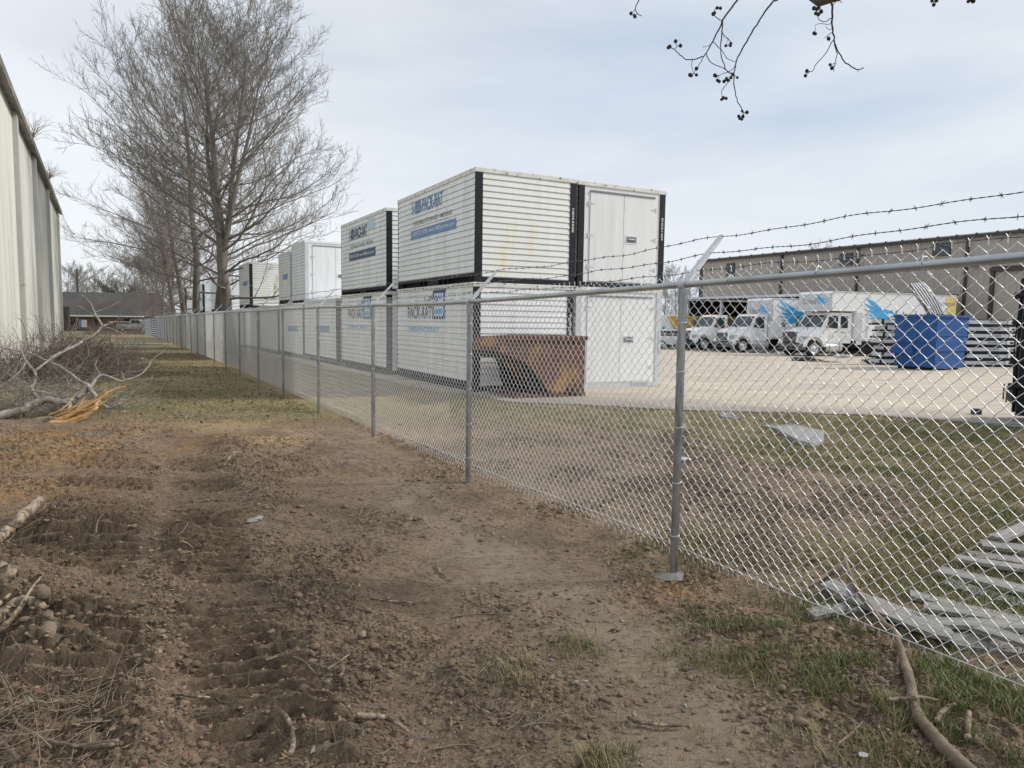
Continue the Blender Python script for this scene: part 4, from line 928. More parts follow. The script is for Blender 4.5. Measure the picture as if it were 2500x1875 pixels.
# headings: fronts point left and a little towards the camera; local +x = front, local +y = the side we see? -> rotate so that +y faces the camera
def tz(Y): return float(yard_z(0, Y))
def place(px, Y, dx=0): return HX(px, Y), Y
PH = R(180+20)
# +y of a truck heading PH points down-right towards the camera
tx, ty = place(1917, 42.6); T3 = truck(tx, ty-.3, tz(42)-.03, PH, 'long white box truck with an attic over its cab, nearest the blue dumpster', dict(rear=-12.0, zb=.95, zt=3.85, att=-1.95, attic=True, ex=-4.9, ez=2.1, es=1.35, long=True), 'v', 'bumper', crew=True, numtxt='803203')
tx, ty = place(1757, 48.0); T2 = truck(tx, ty, tz(48)-.03, PH, 'white box truck between the tractor and the long truck, black letters on its box front', dict(rear=-9.2, zb=.95, zt=3.7, att=-2.6, ex=-4.1, ez=2.0, es=1.5), 'h', 'bumper')
tx, ty = place(1668, 52.0); T1 = truck(tx, ty, tz(52)-.03, PH, 'white truck tractor without a box, leftmost in the row', None, 'v', 'bumperb', name='truck_tractor')
# yellow and white trailer behind them
tq = empty('cargo_trailer', (HX(1575, 58), 58, tz(58)), R(14), 'white and yellow box trailer parked under the open shed, left of the trucks', 'trailer')
b = MB(); b.bb((0, 0, .75), (9, 2.5, 2.62)); tb_ = b.build('cargo_box', MT['truckw'], tq, bevel=.03)
patch('yellow_wrap', (0, 0, .76), (1, 0, 0), (0, 0, 1), [(2.9, 0), (9, 0), (9, 1.84), (1.9, 1.84), (2.5, .9)], MT['yellow'], tb_, .01)
patch('blue_stripe', (0, 0, .8), (1, 0, 0), (0, 0, 1), [(1.2, 0), (1.5, 0), (1.75, .9), (1.6, .9)], MT['blue'], tb_, .012)
text('lettering', 'Armstrong Relocation', (2.75, 0, 1.95), (1, 0, 0), (0, 0, 1), 3.4, .42, MT['gprint'], tb_, .01, .014)
text('lettering', 'Baton Rouge', (3.9, 0, 1.45), (1, 0, 0), (0, 0, 1), 1.9, .3, MT['gprint'], tb_, .01, .014)
for xx in (1.4, 2.5, 7.2): wf = empty('wheel'); wf.parent = tq; wheel(wf, xx, .3, .45, .45, .3, side=-1)
b = MB(); b.bb((.1, .5, .5), (8.8, .65, .74)); b.bb((.1, 1.9, .5), (8.8, 2.05, .74)); b.build('chassis', MT['dark'], tq)
# small white van in front of the trailer, and a barrier
vq = empty('white_van', (HX(1590, 54.5), 54.5, tz(54.5)), R(8), 'low white van half hidden by the nearest container and fence post', 'van')
b = MB(); b.prism([(0, .35), (0, 1.0), (.25, 1.45), (3.3, 1.5), (4.05, 1.05), (4.7, .92), (4.75, .35)], 'y', 0, 1.8); b.build('body', MT['truckw'], vq, bevel=.06)
b = MB(); b.prism([(.5, 1.0), (.6, 1.38), (3.1, 1.4), (3.7, 1.02)], 'y', -.01, 0.003); b.build('side_window', MT['glass'], vq)
for xx in (.9, 3.9): wf = empty('wheel'); wf.parent = vq; wheel(wf, xx, .1, .33, .33, .22, side=-1)
br = empty('pipe_barrier', (HX(1606, 53), 53, tz(53)), R(5), 'low white pipe barrier in front of the white van', 'barrier')
b = MB(); b.tube([(0, 0, 0), (0, 0, 1.15), (3.0, 0, 1.15), (3.0, 0, 0)], .03, 6); b.build('frame', MT['greypost'], br)
for i in range(5): b = MB(); b.tube([(.5*(i+1), 0, 0), (.5*(i+1), 0, 1.12)], .015, 5); b.build('bar', MT['greypost'], br)

# ------------------------------------------------------------------ blue dumpster
dz0 = tz(26.7); dx0 = HX(2289, 26.7)
dm = empty('dumpster', (dx0, 26.7, dz0), R(33.5), 'blue steel dumpster with one striped lid thrown open', 'dumpster')
# local x along the right face (2.42), local y along the left face (1.62)
Ld, Wd, Hd = 2.42, 1.62, 2.02
b = MB(); ins = .05
b.hexa([(ins, ins, .10), (Ld-.14, ins, .10), (Ld-.14, Wd-ins, .10), (ins, Wd-ins, .10), (0, 0, Hd), (Ld, 0, Hd), (Ld, Wd, Hd), (0, Wd, Hd)]); b.build('body', MT['dblue'], dm, bevel=.008)
b = MB(); b.bb((-.05, -.05, Hd-.02), (Ld+.05, Wd+.05, Hd+.06)); b.build('rim', MT['dblue'], dm, bevel=.01)
b = MB()
for zz in (.72, 1.30): b.bb((.03, -.015, zz), (Ld-.06, .03, zz+.05)); 
b.bb((.04, .02, .06), (Ld-.15, .07, .34)); b.build('rib', MT['dblue'], dm, bevel=.006)
b = MB(); b.bb((-.01, Wd*.46, .98), (.03, Wd*.46+.05, Hd-.03)); b.bb((-.005, .03, 1.02), (.03, Wd-.05, 1.07)); b.build('rib', MT['dblue'], dm, bevel=.004)
b = MB(); b.bb((-.20, Wd*.48, .60), (.02, Wd*.99, .88)); b.bb((-.19, Wd*.50, .62), (-.203, Wd*.97, .86), 1); b.build('fork_pocket', [MT['dblue'], MT['dblue']], dm, bevel=.006)
b = MB(); b.bb((.15, .15, 0), (.35, Wd-.15, .10)); b.bb((Ld-.5, .15, 0), (Ld-.3, Wd-.15, .10)); b.build('skid', MT['dark'], dm)
b = MB(); b.bb((.05, .03, Hd+.062), (Ld*.5, Wd-.05, Hd+.085)); b.bb((Ld*.52, Wd-.3, Hd+.062), (Ld-.1, Wd-.05, Hd+.10)); b.build('closed_lid', MT['lidd'], dm)
# open lid: thick ribbed plastic, standing up and curling over
b = MB(); lc = [(2217, 693), (2229, 712), (2242, 731), (2256, 750), (2266, 768)]; rc = [(2256, 690), (2273, 706), (2286, 726), (2296, 746), (2306, 768)]
lp = [D(x, y, 27.5) for x, y in lc]; rp = [D(x, y, 28.5) for x, y in rc]; nb = 13
mi_ = dm.matrix_basis if False else (Matrix.Translation((dx0, 26.7, dz0)) @ Matrix.Rotation(R(33.5), 4, 'Z')).inverted()
for k in range(nb):
    for i in range(4):
        q = [lp[i].lerp(rp[i], k/nb), lp[i].lerp(rp[i], (k+1)/nb), lp[i+1].lerp(rp[i+1], (k+1)/nb), lp[i+1].lerp(rp[i+1], k/nb)]
        nn = (q[1]-q[0]).cross(q[3]-q[0]).normalized(); nn = nn if nn.y < 0 else -nn
        o1 = nn*(.045 if k % 2 else .0); o2 = -nn*.03
        b.hexa([mi_ @ (v+o2) for v in q]+[mi_ @ (v+o1) for v in q], 1 if k % 2 else 0)
b.build('open_lid', [MT['lidd'], MT['lid']], dm)

# ------------------------------------------------------------------ folded containers stacked flat
ordn = ['topmost', 'second from top', 'third from top', 'fourth from top', 'fifth from top', 'sixth from top', 'bottom']
def flatpack(x, y, z, rz, lb, Lx, num, grp, Wf=2.2):
    g = empty('folded_container', (x, y, z), rz, lb, 'container', grp)
    b = MB(); b.bb((0, 0, .0), (Lx, Wf, .085)); b.build('base_frame', MT['black'], g)
    b = MB(); b.bb((.05, .02, .087), (Lx*.55, Wf-.1, .245)); b.build('side_panel', MT['greypost'], g, bevel=.004)
    b = MB(); b.bb((Lx*.56, .0, .087), (Lx-.04, Wf-.1, .255)); 
    b.build('end_panel', MT['wclean'], g, bevel=.004)
    b = MB(); b.bb((Lx*.70, -.02, .10), (Lx*.78, -.001, .22)); b.bb((Lx*.60, -.015, .12), (Lx*.64, -.001, .20)); b.bb((0, -.01, .087), (.045, .1, .26)); b.bb((Lx*.1, .005, .247), (Lx*.9, Wf-.2, .272)); b.build('latch', MT['black'], g)
    text('serial_number', num, (Lx*.30, .02, .13), (1, 0, 0), (0, 0, 1), .55, .085, MT['black'], g, .012, .003)
    return g
Yr = 30.4; xr = HX(2360, Yr)
for i in range(7):
    flatpack(xr+.04*((i*37) % 3-1), Yr, tz(Yr)+.01+(6-i)*.289, R(8), '%s folded container in the right-hand flat stack beside the dumpster' % ordn[i].capitalize(), 3.6, 'TR2%02dD' % (i*11+3), 'folded containers stacked right of the dumpster')
Yl = 31.0; xl_ = HX(2160, Yl)
for i in range(7):
    flatpack(xl_+.08*((i*53) % 3-1), Yl, tz(Yl)+.01+(6-i)*.289, R(12), '%s folded container in the stack partly hidden left of the dumpster' % ordn[i].capitalize(), 2.6, 'KZ%03d' % (i*17+101), 'folded containers stacked left of the dumpster', .9)

# ------------------------------------------------------------------ black forklift cut by the right edge
fq = empty('forklift', (HX(2500, 11.0)-.03, 11.0, tz(11.2)), R(-30), 'black forklift mast standing at the right edge of the yard', 'forklift')
b = MB()
for yy in (0, .55): b.bb((0, yy, .10), (.14, yy+.09, 2.25)); b.bb((.16, yy+.01, .2), (.24, yy+.08, 2.1))
for zz in (.45, 1.2, 2.1): b.bb((.02, .09, zz), (.10, .55, zz+.10))
b.build('mast', MT['black'], fq, bevel=.006)
b = MB()
for zz in (.55, .95, 1.55, 1.95): b.tube([(-.10, -.03, zz), (.05, -.03, zz)], .035, 8); b.box((-.10, -.03, zz), (.05, .12, .10))
b.tube([(-.05, -.02, .4), (-.08, -.02, 1.2), (-.04, -.02, 2.1)], .014, 6); b.build('hydraulic_hose', MT['dark'], fq)
b = MB(); b.bb((-.06, -.02, .28), (.0, .75, .40)); b.bb((-.05, .0, .42), (-.02, .70, .56)); b.build('carriage', MT['black'], fq)
b = MB()
for yy in (.0, .5): b.bb((-.135, yy, .3), (-.121, yy+.12, .548))
b.build('fork', MT['bumperb'], fq)
b = MB(); b.bb((.26, -.15, .35), (2.2, .85, 1.15)); b.bb((1.6, -.2, .3), (2.5, .9, 1.3)); b.build('body', MT['bumperb'], fq, bevel=.05)
for xx, rr_ in ((.55, .32), (2.0, .27)):
    for yy in (-.12, .82): wf = empty('wheel'); wf.parent = fq; wheel(wf, xx, yy, rr_, rr_, .2, side=-1 if yy < 0 else 1)
b = MB()
for xx in (.6, 1.9):
    for yy in (0, .7): b.tube([(xx, yy, 1.1), (xx+.1, yy, 2.1)], .03, 6)
b.bb((.6, -.03, 2.08), (2.1, .75, 2.13)); b.build('overhead_guard', MT['black'], fq)

# pickup by the far house
pk = empty('pickup_truck', (HX(283, 101), 101, -.62), 0, 'silver pickup parked before the far brick house', 'pickup')
b = MB(); b.prism([(0, .45), (0, 1.1), (1.9, 1.1), (1.95, 1.75), (3.3, 1.78), (3.75, 1.2), (4.6, 1.1), (4.7, .45)], 'y', 0, 1.8); b.build('body', MT['silver'], pk, bevel=.05)
b = MB(); b.prism([(2.1, 1.2), (2.1, 1.66), (3.2, 1.68), (3.55, 1.2)], 'y', -.02, -.003); b.build('side_window', MT['glass'], pk)
for xx in (.95, 3.8): wf = empty('wheel'); wf.parent = pk; wheel(wf, xx, .1, .38, .38, .24, side=-1)

# ------------------------------------------------------------------ bare trees
def rv(r): return np.array([r.gauss(0, 1), r.gauss(0, 1), r.gauss(0, 1)])
def unit(a): return a/(np.linalg.norm(a)+1e-9)
def branch(rn, p, d, ln, r0, r1, K, wig, up):
    pts = [p]; d = unit(d); st = ln/(K-1)
    for i in range(K-1):
        d = unit(d+rv(rn)*wig+np.array([0, 0, up])); pts.append(pts[-1]+d*st)
    return np.array(pts), np.linspace(r0, r1, K)
def interp(P, t):
    k = (len(P)-1)*t; i = min(int(k), len(P)-2); return P[i]+(P[i+1]-P[i])*(k-i), unit(P[i+1]-P[i])
def bare_tree(name, seed, H, tr, nprim, prim_len, n2, n3, n4, low=.16, fork=None, mt='bark', mtw='twig', tw=.006, lean=(0, 0), droop=.0):
    rn = random.Random(seed); trunk = []; lim = []; tw_ = []
    P, r = branch(rn, np.array([0, 0, -.3]), np.array([lean[0], lean[1], 1]), H*.97, tr, .03, 14, .045, .02)
    r = tr*(1-np.linspace(0, 1, 14)*.97)**.8+.012; r[0] *= 1.3; trunk.append((P, r))
    leaders = [(P, r)]
    if fork:
        for (t0, dx, dy, ln) in fork:
            p, d = interp(P, t0); Q, rq = branch(rn, p, np.array([dx, dy, 1.0]), ln, tr*.55, .02, 14, .05, .06); trunk.append((Q, rq)); leaders.append((Q, rq))
    prims = []
    for k in range(nprim):
        LP, LR = leaders[rn.randrange(len(leaders))] if (rn.random() < .5 and len(leaders) > 1) else leaders[0]
        t = low+(0.97-low)*((k+rn.random())/nprim)**.85
        p, d = interp(LP, t); az = k*2.399+rn.gauss(0, .3)
        hfrac = min(1, p[2]/H); el = .06+.92*hfrac**1.2+rn.gauss(0, .13)
        ln = prim_len*(1-.42*max(0, hfrac-.55)/.45)*(.78+.35*rn.random())*(1.0 if hfrac > .2 else .8)
        dv = np.array([cos(az)*cos(el), sin(az)*cos(el), sin(el)])
        rad = max(.018, LR[min(13, int(13*t))]*.30); Q, rq = branch(rn, p, dv, ln, min(rad, .065), .006, 12, .085, .035-droop*(1-hfrac))
        lim.append((Q, rq)); prims.append((Q, rq, ln, hfrac))
    for Q, rq, ln, hf in prims:
        for k in range(n2):
            t = .14+.84*(k+rn.random())/n2; p, d = interp(Q, t)
            s = unit(np.cross(d, np.array([0, 0, 1.0]))+np.array([0, 0, rn.uniform(-.5, .9)]))*(1 if k % 2 else -1)
            dv = unit(d*1.0+s*.85+np.array([0, 0, .22]))
            l2 = ln*.40*(1-.55*t)*(.6+.7*rn.random()); Q2, r2 = branch(rn, p, dv, l2, max(.007, rq[int(11*t)]*.42), .004, 7, .11, .05-droop*.5)
            lim.append((Q2, r2))
            for j in range(n3):
                t3 = .15+.83*(j+rn.random())/n3; p3, d3 = interp(Q2, t3)
                dv = unit(d3+rv(rn)*.62+np.array([0, 0, .25])); l3 = (.35+.55*rn.random())*l2*.50+.12
                Q3, r3 = branch(rn, p3, dv, l3, tw, tw*.6, 4, .16, .07); tw_.append((Q3, r3))
                for m_ in range(n4):
                    p4, d4 = interp(Q3, .25+.7*rn.random()); dv = unit(d4+rv(rn)*.7+np.array([0, 0, .3]))
                    tw_.append(branch(rn, p4, dv, .10+.28*rn.random(), tw*.6, tw*.35, 3, .15, .06))
    root = empty(name)
    v, f = tubes(trunk, 12); np_mesh('trunk', v, f, MT[mt], root, smooth=True)
    v1, f1 = tubes(lim, 5); v2, f2 = tubes(tw_, 3)
    np_mesh('crown', np.concatenate([v1, v2]), np.concatenate([f1, f2+len(v1)]), MT[mtw], root, smooth=True)
    return root
def put(o, px, Y, label, cat='tree', group=None, rz=0, sc=1.0, dz=0.0):
    o.location = (HX(px, Y), Y, float(base_z(HX(px, Y), Y))+dz); o.rotation_euler = (0, 0, rz); o.scale = (sc, sc, sc); tag(o, label, cat, group); return o
tA = bare_tree('bare_tree', 11, 14.6, .29, 64, 7.6, 13, 8, 3, low=.20, fork=[(.33, .30, .02, 9.2), (.40, -.18, .1, 8)], tw=.0075)
put(tA, 562, 34.4, 'broad bare oak with the thickest trunk, rightmost of the trees behind the fence', rz=.3)
tB = bare_tree('bare_tree', 23, 16.6, .24, 44, 6.9, 12, 7, 3, low=.22, tw=.0085)
put(tB, 521, 40, 'tall bare tree with pale straight trunk, middle one of the close trio', rz=1)
tC = bare_tree('bare_tree', 37, 17.0, .27, 44, 7.6, 12, 7, 3, low=.16, tw=.009, droop=.03)
put(tC, 479, 48, 'bare tree with dark knotty trunk, leftmost of the close trio', rz=2)
for i, (px, Y, sc, lb_t) in enumerate(((452, 62, .92, 'bare tree next behind the dark knotty one'), (425, 76, .9, 'wide bare tree reaching furthest left over the corridor'), (398, 92, .78, 'smaller bare tree near the far end of the new fence'), (372, 104, .62, 'small bare tree just right of the dark-roofed house'))):
    put(copy_tree((tC, tA, tB, tC)[i]), px, Y, lb_t, rz=1.1*i+.5, sc=sc)
tD = bare_tree('woodland_tree', 51, 11.5, .14, 26, 3.4, 9, 5, 2, low=.12, mt='farbark', mtw='farbark', tw=.013)
put(tD, 160, 126, 'slim grey woodland tree behind the house, first from the ivory building', group='woodland trees behind the house')
wl = [('woodland tree behind the house with pale forked crown', 180, 134, .95), ('thin woodland tree standing left of the utility pole', 186, 142, 1.05), ('woodland tree just right of the utility pole', 205, 131, .9), ('grey woodland tree above the middle of the dark roof', 222, 140, 1.0),
      ('woodland tree behind the left side of the evergreen oak', 240, 150, 1.1), ('woodland tree behind the evergreen oak crown', 262, 142, 1.0), ('woodland tree right of the evergreen oak', 300, 138, 1.15), ('woodland tree over the right end of the dark roof', 322, 126, 1.1),
      ('grey woodland tree beyond the old fence corner', 345, 130, 1.2), ('woodland tree between the house and the oak trunks', 368, 122, 1.1), ('tall woodland tree seen left of the farthest container', 392, 128, 1.35), ('woodland tree peeking over the farthest container', 420, 135, 1.4), ('woodland tree far back behind the tree trio', 470, 140, 1.5), ('woodland tree far back right of the tree trio', 545, 150, 1.4)]
for i, (lb_t, px, Y, sc) in enumerate(wl): put(copy_tree(tD), px, Y, lb_t, group='woodland trees behind the house', rz=i*.9, sc=sc)
for i, (lb_t, px, Y, sc) in enumerate((('bare tree in the gap between white container and post arm', 1618, 118, .98), ('bare tree just left of the warehouse corner', 1650, 108, .95), ('bushy bare tree touching the warehouse corner', 1690, 120, .98), ('bare tree top showing faintly above the warehouse eave', 1985, 150, 1.62), ('low bare tree beside the open shed', 1632, 80, .46), ('low bare tree behind the open shed corner', 1668, 84, .5))):
    put(copy_tree(tD), px, Y, lb_t, group='bare trees by the warehouse', rz=i*1.3, sc=sc)
# evergreen live oak with hanging moss
def evergreen(px, Y, label):
    rn = random.Random(5); root = empty('evergreen_oak'); tr = []; lim = []; lv = []
    P, r = branch(rn, np.array([0, 0, -.3]), np.array([.25, 0, 1]), 6, .42, .2, 8, .05, 0); tr.append((P, r))
    for k in range(15):
        az = k*2.4; t = .5+.5*rn.random(); p, d = interp(P, t); el = rn.uniform(.05, .8); Q, rq = branch(rn, p, np.array([cos(az)*cos(el), sin(az)*cos(el)*.6, sin(el)]), rn.uniform(4, 7.5), .17, .03, 9, .14, .0); lim.append((Q, rq))
        for j in range(16):
            q, d = interp(Q, .25+.75*rn.random()); 
            Q2, r2 = branch(rn, q, d+rv(rn)*.8, rn.uniform(.8, 2.0), .03, .01, 5, .2, .02); lim.append((Q2, r2))
            for _ in range(34): lv.append(interp(Q2, rn.random())[0]+rv(rn)*.32)
            for _ in range(5):
                q3 = interp(Q2, rn.random())[0]; lim.append((np.array([q3, q3+[.02, 0, -.4], q3+[0, .02, -rn.uniform(.7, 1.3)]]), np.array([.03, .025, .008])))
    v, f = tubes(tr, 8); np_mesh('trunk', v, f, MT['bark'], root, smooth=True)
    v, f = tubes(lim, 4); np_mesh('branches', v, f, MT['farbark'], root, smooth=True)
    c = np.array(lv); n = len(c); a = rng.normal(size=(n, 3)); a /= np.linalg.norm(a, axis=1, keepdims=True); b_ = np.cross(a, rng.normal(size=(n, 3))); b_ /= np.linalg.norm(b_, axis=1, keepdims=True)
    sz = rng.uniform(.05, .13, (n, 1)); V = np.stack([c-a*sz, c-b_*sz*.6, c+a*sz, c+b_*sz*.6], 1).reshape(-1, 3)
    np_mesh('leaves', V, np.arange(4*n).reshape(n, 4), MT['everg'], root)
    put(root, px, Y, label)
evergreen(292, 128, 'dark evergreen oak with mossy spreading limbs behind the house')

# ------------------------------------------------------------------ seed-pod branches of the tree overhead
ZB = [  # traced stems: (depth, radius at start, points in image space at 2.212x from (1500,0))
 (3.2, .0042, [(665, 0), (590, 100), (575, 140), (530, 225), (495, 290)]), (3.2, .0026, [(495, 290), (470, 308), (420, 323), (385, 318), (345, 290), (325, 268), (292, 256)]),
 (3.22, .0016, [(325, 268), (338, 247), (331, 222)]), (3.22, .0016, [(338, 247), (357, 247)]), (3.25, .0028, [(585, 110), (580, 190), (574, 270), (590, 340), (610, 385), (640, 400)]),
 (3.18, .0018, [(575, 108), (548, 92), (537, 66), (545, 46), (562, 38), (573, 45)]), (3.2, .002, [(582, 170), (600, 198), (625, 222), (628, 246), (602, 246)]), (3.2, .0013, [(614, 205), (612, 240), (630, 232)]),
 (3.2, .0022, [(495, 290), (520, 335), (570, 362), (638, 398)]), (3.24, .0018, [(530, 225), (572, 262), (602, 305), (640, 332), (658, 328)]), (3.2, .0014, [(520, 240), (495, 252), (476, 250)]),
 (3.3, .0042, [(880, 0), (852, 12), (800, 85), (740, 180), (690, 265), (660, 325), (645, 400)]), (3.3, .0026, [(645, 400), (648, 470), (660, 530), (690, 595), (700, 608), (716, 607)]), (3.3, .0016, [(692, 598), (690, 625), (671, 630)]), (3.3, .0016, [(700, 612), (696, 632), (683, 645)]),
 (3.28, .0018, [(656, 350), (630, 380), (565, 405), (542, 406)]), (3.28, .0013, [(565, 405), (556, 436)]), (3.3, .0018, [(645, 400), (600, 462), (582, 488), (580, 512), (583, 535)]), (3.3, .0014, [(581, 518), (603, 532)]), (3.3, .0014, [(645, 400), (664, 419)]), (3.3, .0013, [(645, 400), (620, 415), (600, 430), (592, 440)]),
 (3.2, .0018, [(490, 292), (462, 345), (443, 371), (428, 398), (408, 405)]), (3.2, .0014, [(428, 398), (443, 405)]), (3.2, .0015, [(420, 323), (418, 358), (426, 396)]),
 (2.9, .0042, [(1174, 0), (1176, 90), (1182, 180), (1190, 235)]), (2.9, .0028, [(1190, 235), (1215, 290), (1250, 338), (1302, 371), (1328, 374), (1345, 366)]), (2.9, .0012, [(1318, 373), (1318, 390)]), (2.9, .0018, [(1188, 235), (1200, 290), (1190, 345), (1185, 388)]), (2.9, .0013, [(1192, 342), (1165, 350)]), (2.9, .0013, [(1190, 350), (1176, 367)]),
 (2.9, .0018, [(1185, 215), (1130, 300), (1090, 345), (1072, 381), (1040, 384)]), (2.9, .0013, [(1060, 384), (1033, 408)]), (2.92, .0018, [(1177, 95), (1150, 112), (1120, 117), (1100, 97), (1094, 60), (1103, 30)]), (2.92, .0012, [(1095, 62), (1078, 45)]), (2.92, .0012, [(1098, 72), (1116, 63)]), (2.9, .0013, [(1177, 110), (1160, 130), (1090, 131), (1086, 182), (1070, 180)]), (2.9, .0013, [(1177, 150), (1155, 161), (1140, 142)]), (2.9, .0014, [(1182, 168), (1150, 195), (1160, 212), (1165, 230)]), (2.9, .0013, [(1150, 195), (1131, 207)]), (2.9, .0016, [(1180, 25), (1210, 4), (1231, 15)]),
 (3.1, .0024, [(134, 0), (113, 38), (122, 75), (147, 88)]), (3.1, .0014, [(113, 50), (90, 72)]), (3.1, .0014, [(122, 72), (111, 90)]), (2.8, .002, [(1735, -20), (1725, 24)]), (2.8, .002, [(1920, -20), (1912, 5), (1938, 5)])]
PODS = [(292, 257, 3.2), (299, 252, 3.2), (331, 223, 3.22), (357, 247, 3.22), (573, 45, 3.18), (555, 43, 3.18), (541, 70, 3.18), (534, 76, 3.18), (602, 247, 3.2), (629, 235, 3.2), (627, 246, 3.2), (408, 405, 3.2), (414, 408, 3.2), (443, 405, 3.2), (443, 371, 3.2), (716, 607, 3.3), (671, 628, 3.3), (676, 640, 3.3), (694, 630, 3.3), (688, 644, 3.3), (690, 600, 3.3), (542, 407, 3.28), (549, 411, 3.28), (556, 434, 3.28), (566, 440, 3.28), (583, 535, 3.3), (578, 538, 3.3), (590, 528, 3.3), (604, 532, 3.3), (664, 419, 3.3), (630, 420, 3.3), (640, 402, 3.3), (605, 424, 3.3), (592, 440, 3.3), (616, 435, 3.3), (604, 431, 3.3),
 (1165, 350, 2.9), (1175, 368, 2.9), (1040, 384, 2.9), (1032, 409, 2.9), (1103, 30, 2.92), (1078, 45, 2.92), (1116, 63, 2.92), (1087, 73, 2.92), (1101, 78, 2.92), (1093, 50, 2.92), (1104, 43, 2.92), (1086, 183, 2.9), (1078, 180, 2.9), (1157, 209, 2.9), (90, 73, 3.1), (111, 90, 3.1), (107, 84, 3.1), (1715, 5, 2.8), (1740, 4, 2.8), (1725, 26, 2.8), (1912, 7, 2.8), (1938, 6, 2.8), (1925, -2, 2.8)]
om = empty('crepe_myrtle', (2.15, .15, 0), 0, 'thin dark branches with round seed pods hanging in at the top edge', 'tree')
oo = Vector((2.15, .15, 0))
def zpt(x, y, d): v = D(1500+x/2.212, y/2.212, d); return np.array((v-oo)[:])
bl = []; tops = []
def smooth_line(P, n=3):
    P = np.array(P); out_ = []
    for i in range(len(P)-1):
        p0 = P[max(i-1, 0)]; p1 = P[i]; p2 = P[i+1]; p3 = P[min(i+2, len(P)-1)]
        for j in range(n):
            t = j/n; out_.append(.5*((2*p1)+(-p0+p2)*t+(2*p0-5*p1+4*p2-p3)*t*t+(-p0+3*p1-3*p2+p3)*t**3))
    out_.append(P[-1]); return np.array(out_)
for d, r, pts in ZB:
    P = smooth_line([zpt(x, y, d+.03*math.sin(x*.05)) for x, y in pts], 4); P[1:-1] += rng.normal(0, .0012, P[1:-1].shape)
    bl.append((P, np.linspace(r, r*.62, len(P))))
    if pts[0][1] <= 0: tops.append((P[0], r))
limb_end = zpt(300, -120, 2.9); trunk_top = np.array([0, 0, 3.9])
LP = smooth_line([trunk_top, trunk_top+[.1, .9, .35], zpt(1500, -260, 2.3), zpt(900, -240, 2.9), limb_end], 6)
for p, r in tops:
    k = np.argmin(np.linalg.norm(LP-(p+[0, 0, .3]), axis=1)); q = LP[k]; mid = (p+q)/2+np.array([0, 0, .12])
    bl.append((smooth_line([q, mid, p], 4), np.linspace(r*1.6, r, 9)))
v, f = tubes(bl, 6); np_mesh('twigs', v, f, MT['twigd'], om, smooth=True)
v, f = tubes([(smooth_line([[0, 0, -.3], [.03, .02, 1.2], [0, -.02, 2.6], trunk_top], 5), np.linspace(.075, .045, 16)), (LP, np.linspace(.042, .008, len(LP)))], 10); np_mesh('trunk', v, f, MT['bark'], om, smooth=True)
b = MB()
for x, y, d in PODS:
    c = zpt(x, y, d); s_0 = .0075*random.uniform(.85, 1.2)
    n = 6
    for (z0, r0, z1, r1) in ((-1, .05, -.55, .85), (-.55, .85, .2, 1.0), (.2, 1.0, .8, .65), (.8, .65, 1.1, .12)):
        vs = [(c[0]+s_0*r0*cos(a), c[1]+s_0*r0*sin(a), c[2]+s_0*z0) for a in np.arange(n)*2*pi/n]+[(c[0]+s_0*r1*cos(a), c[1]+s_0*r1*sin(a), c[2]+s_0*z1) for a in np.arange(n)*2*pi/n]
        b.add(vs, [(i, (i+1) % n, n+(i+1) % n, n+i) for i in range(n)], 0, True)
po_ = b.build('seed_pods', MT['berry'], om); po_['kind'] = 'stuff'

# ------------------------------------------------------------------ fallen wood, brush, planks, litter
def zz(x, y, ox, oy, sc): return (ox+x/sc, oy+y/sc)
def limb_obj(name, lines, m, label, cat, n=8, knobs=0, group=None, as_parts=None):
    """lines: list of (world points, radius0, radius1); a fork of branches is one thing"""
    L0 = []
    for P, r0, r1 in lines:
        P = smooth_line(np.array([tuple(p) for p in P]), 5); k = len(P)
        r = np.linspace(r0, r1, k)*(1+rng.normal(0, .03, k))
        P[1:-1] += rng.normal(0, r0*.12, P[1:-1].shape)
        P = np.concatenate([P[:1]+(P[0]-P[1])*.02, P[:1], P[1:], P[-1:]+(P[-1]-P[-2])*.02]); r = np.concatenate([[1e-4], r, [1e-4]]); L0.append((P, r))
    org = L0[0][0][0].copy(); L0 = [(P-org, r) for P, r in L0]
    g_ = {}
    v, f = tubes(L0, n); 
    # close the ends
    caps = MB(); 
    o = np_mesh(name, v, f, m, smooth=True); o.location = org
    return tag(o, label, cat, group)
def Z1(x, y): return zz(x, y, 0, 600, 3.687)
def at1(x, y, Y): return D(*Z1(x, y), Y)
# torn orange stem lying in front of the brush
Yq = 10.9
og = [([at1(190, 1650, 10.7), at1(300, 1600, 10.8), at1(420, 1572, 10.9), at1(520, 1562, 10.9)], .085, .05)]
sp = [([at1(430, 1590, 10.9), at1(560, 1560, 10.9), at1(700, 1490, 10.95), at1(850, 1405, 11), at1(960, 1345, 11.1), at1(1085, 1262, 11.2)], .055, .006),
      ([at1(450, 1600, 10.85), at1(600, 1590, 10.85), at1(760, 1530, 10.9), at1(860, 1470, 10.95), at1(880, 1400, 11), at1(985, 1312, 11.1), at1(1130, 1268, 11.2)], .052, .006),
      ([at1(500, 1570, 11), at1(640, 1500, 11), at1(760, 1440, 11.05), at1(900, 1350, 11.1), at1(1060, 1285, 11.2)], .028, .004),
      ([at1(480, 1560, 11), at1(650, 1470, 11), at1(800, 1400, 11.1), at1(930, 1335, 11.1), at1(950, 1300, 11.1)], .022, .004),
      ([at1(520, 1600, 10.8), at1(640, 1600, 10.8), at1(740, 1560, 10.8), at1(830, 1500, 10.85)], .030, .006)]
_r = random.Random(3)
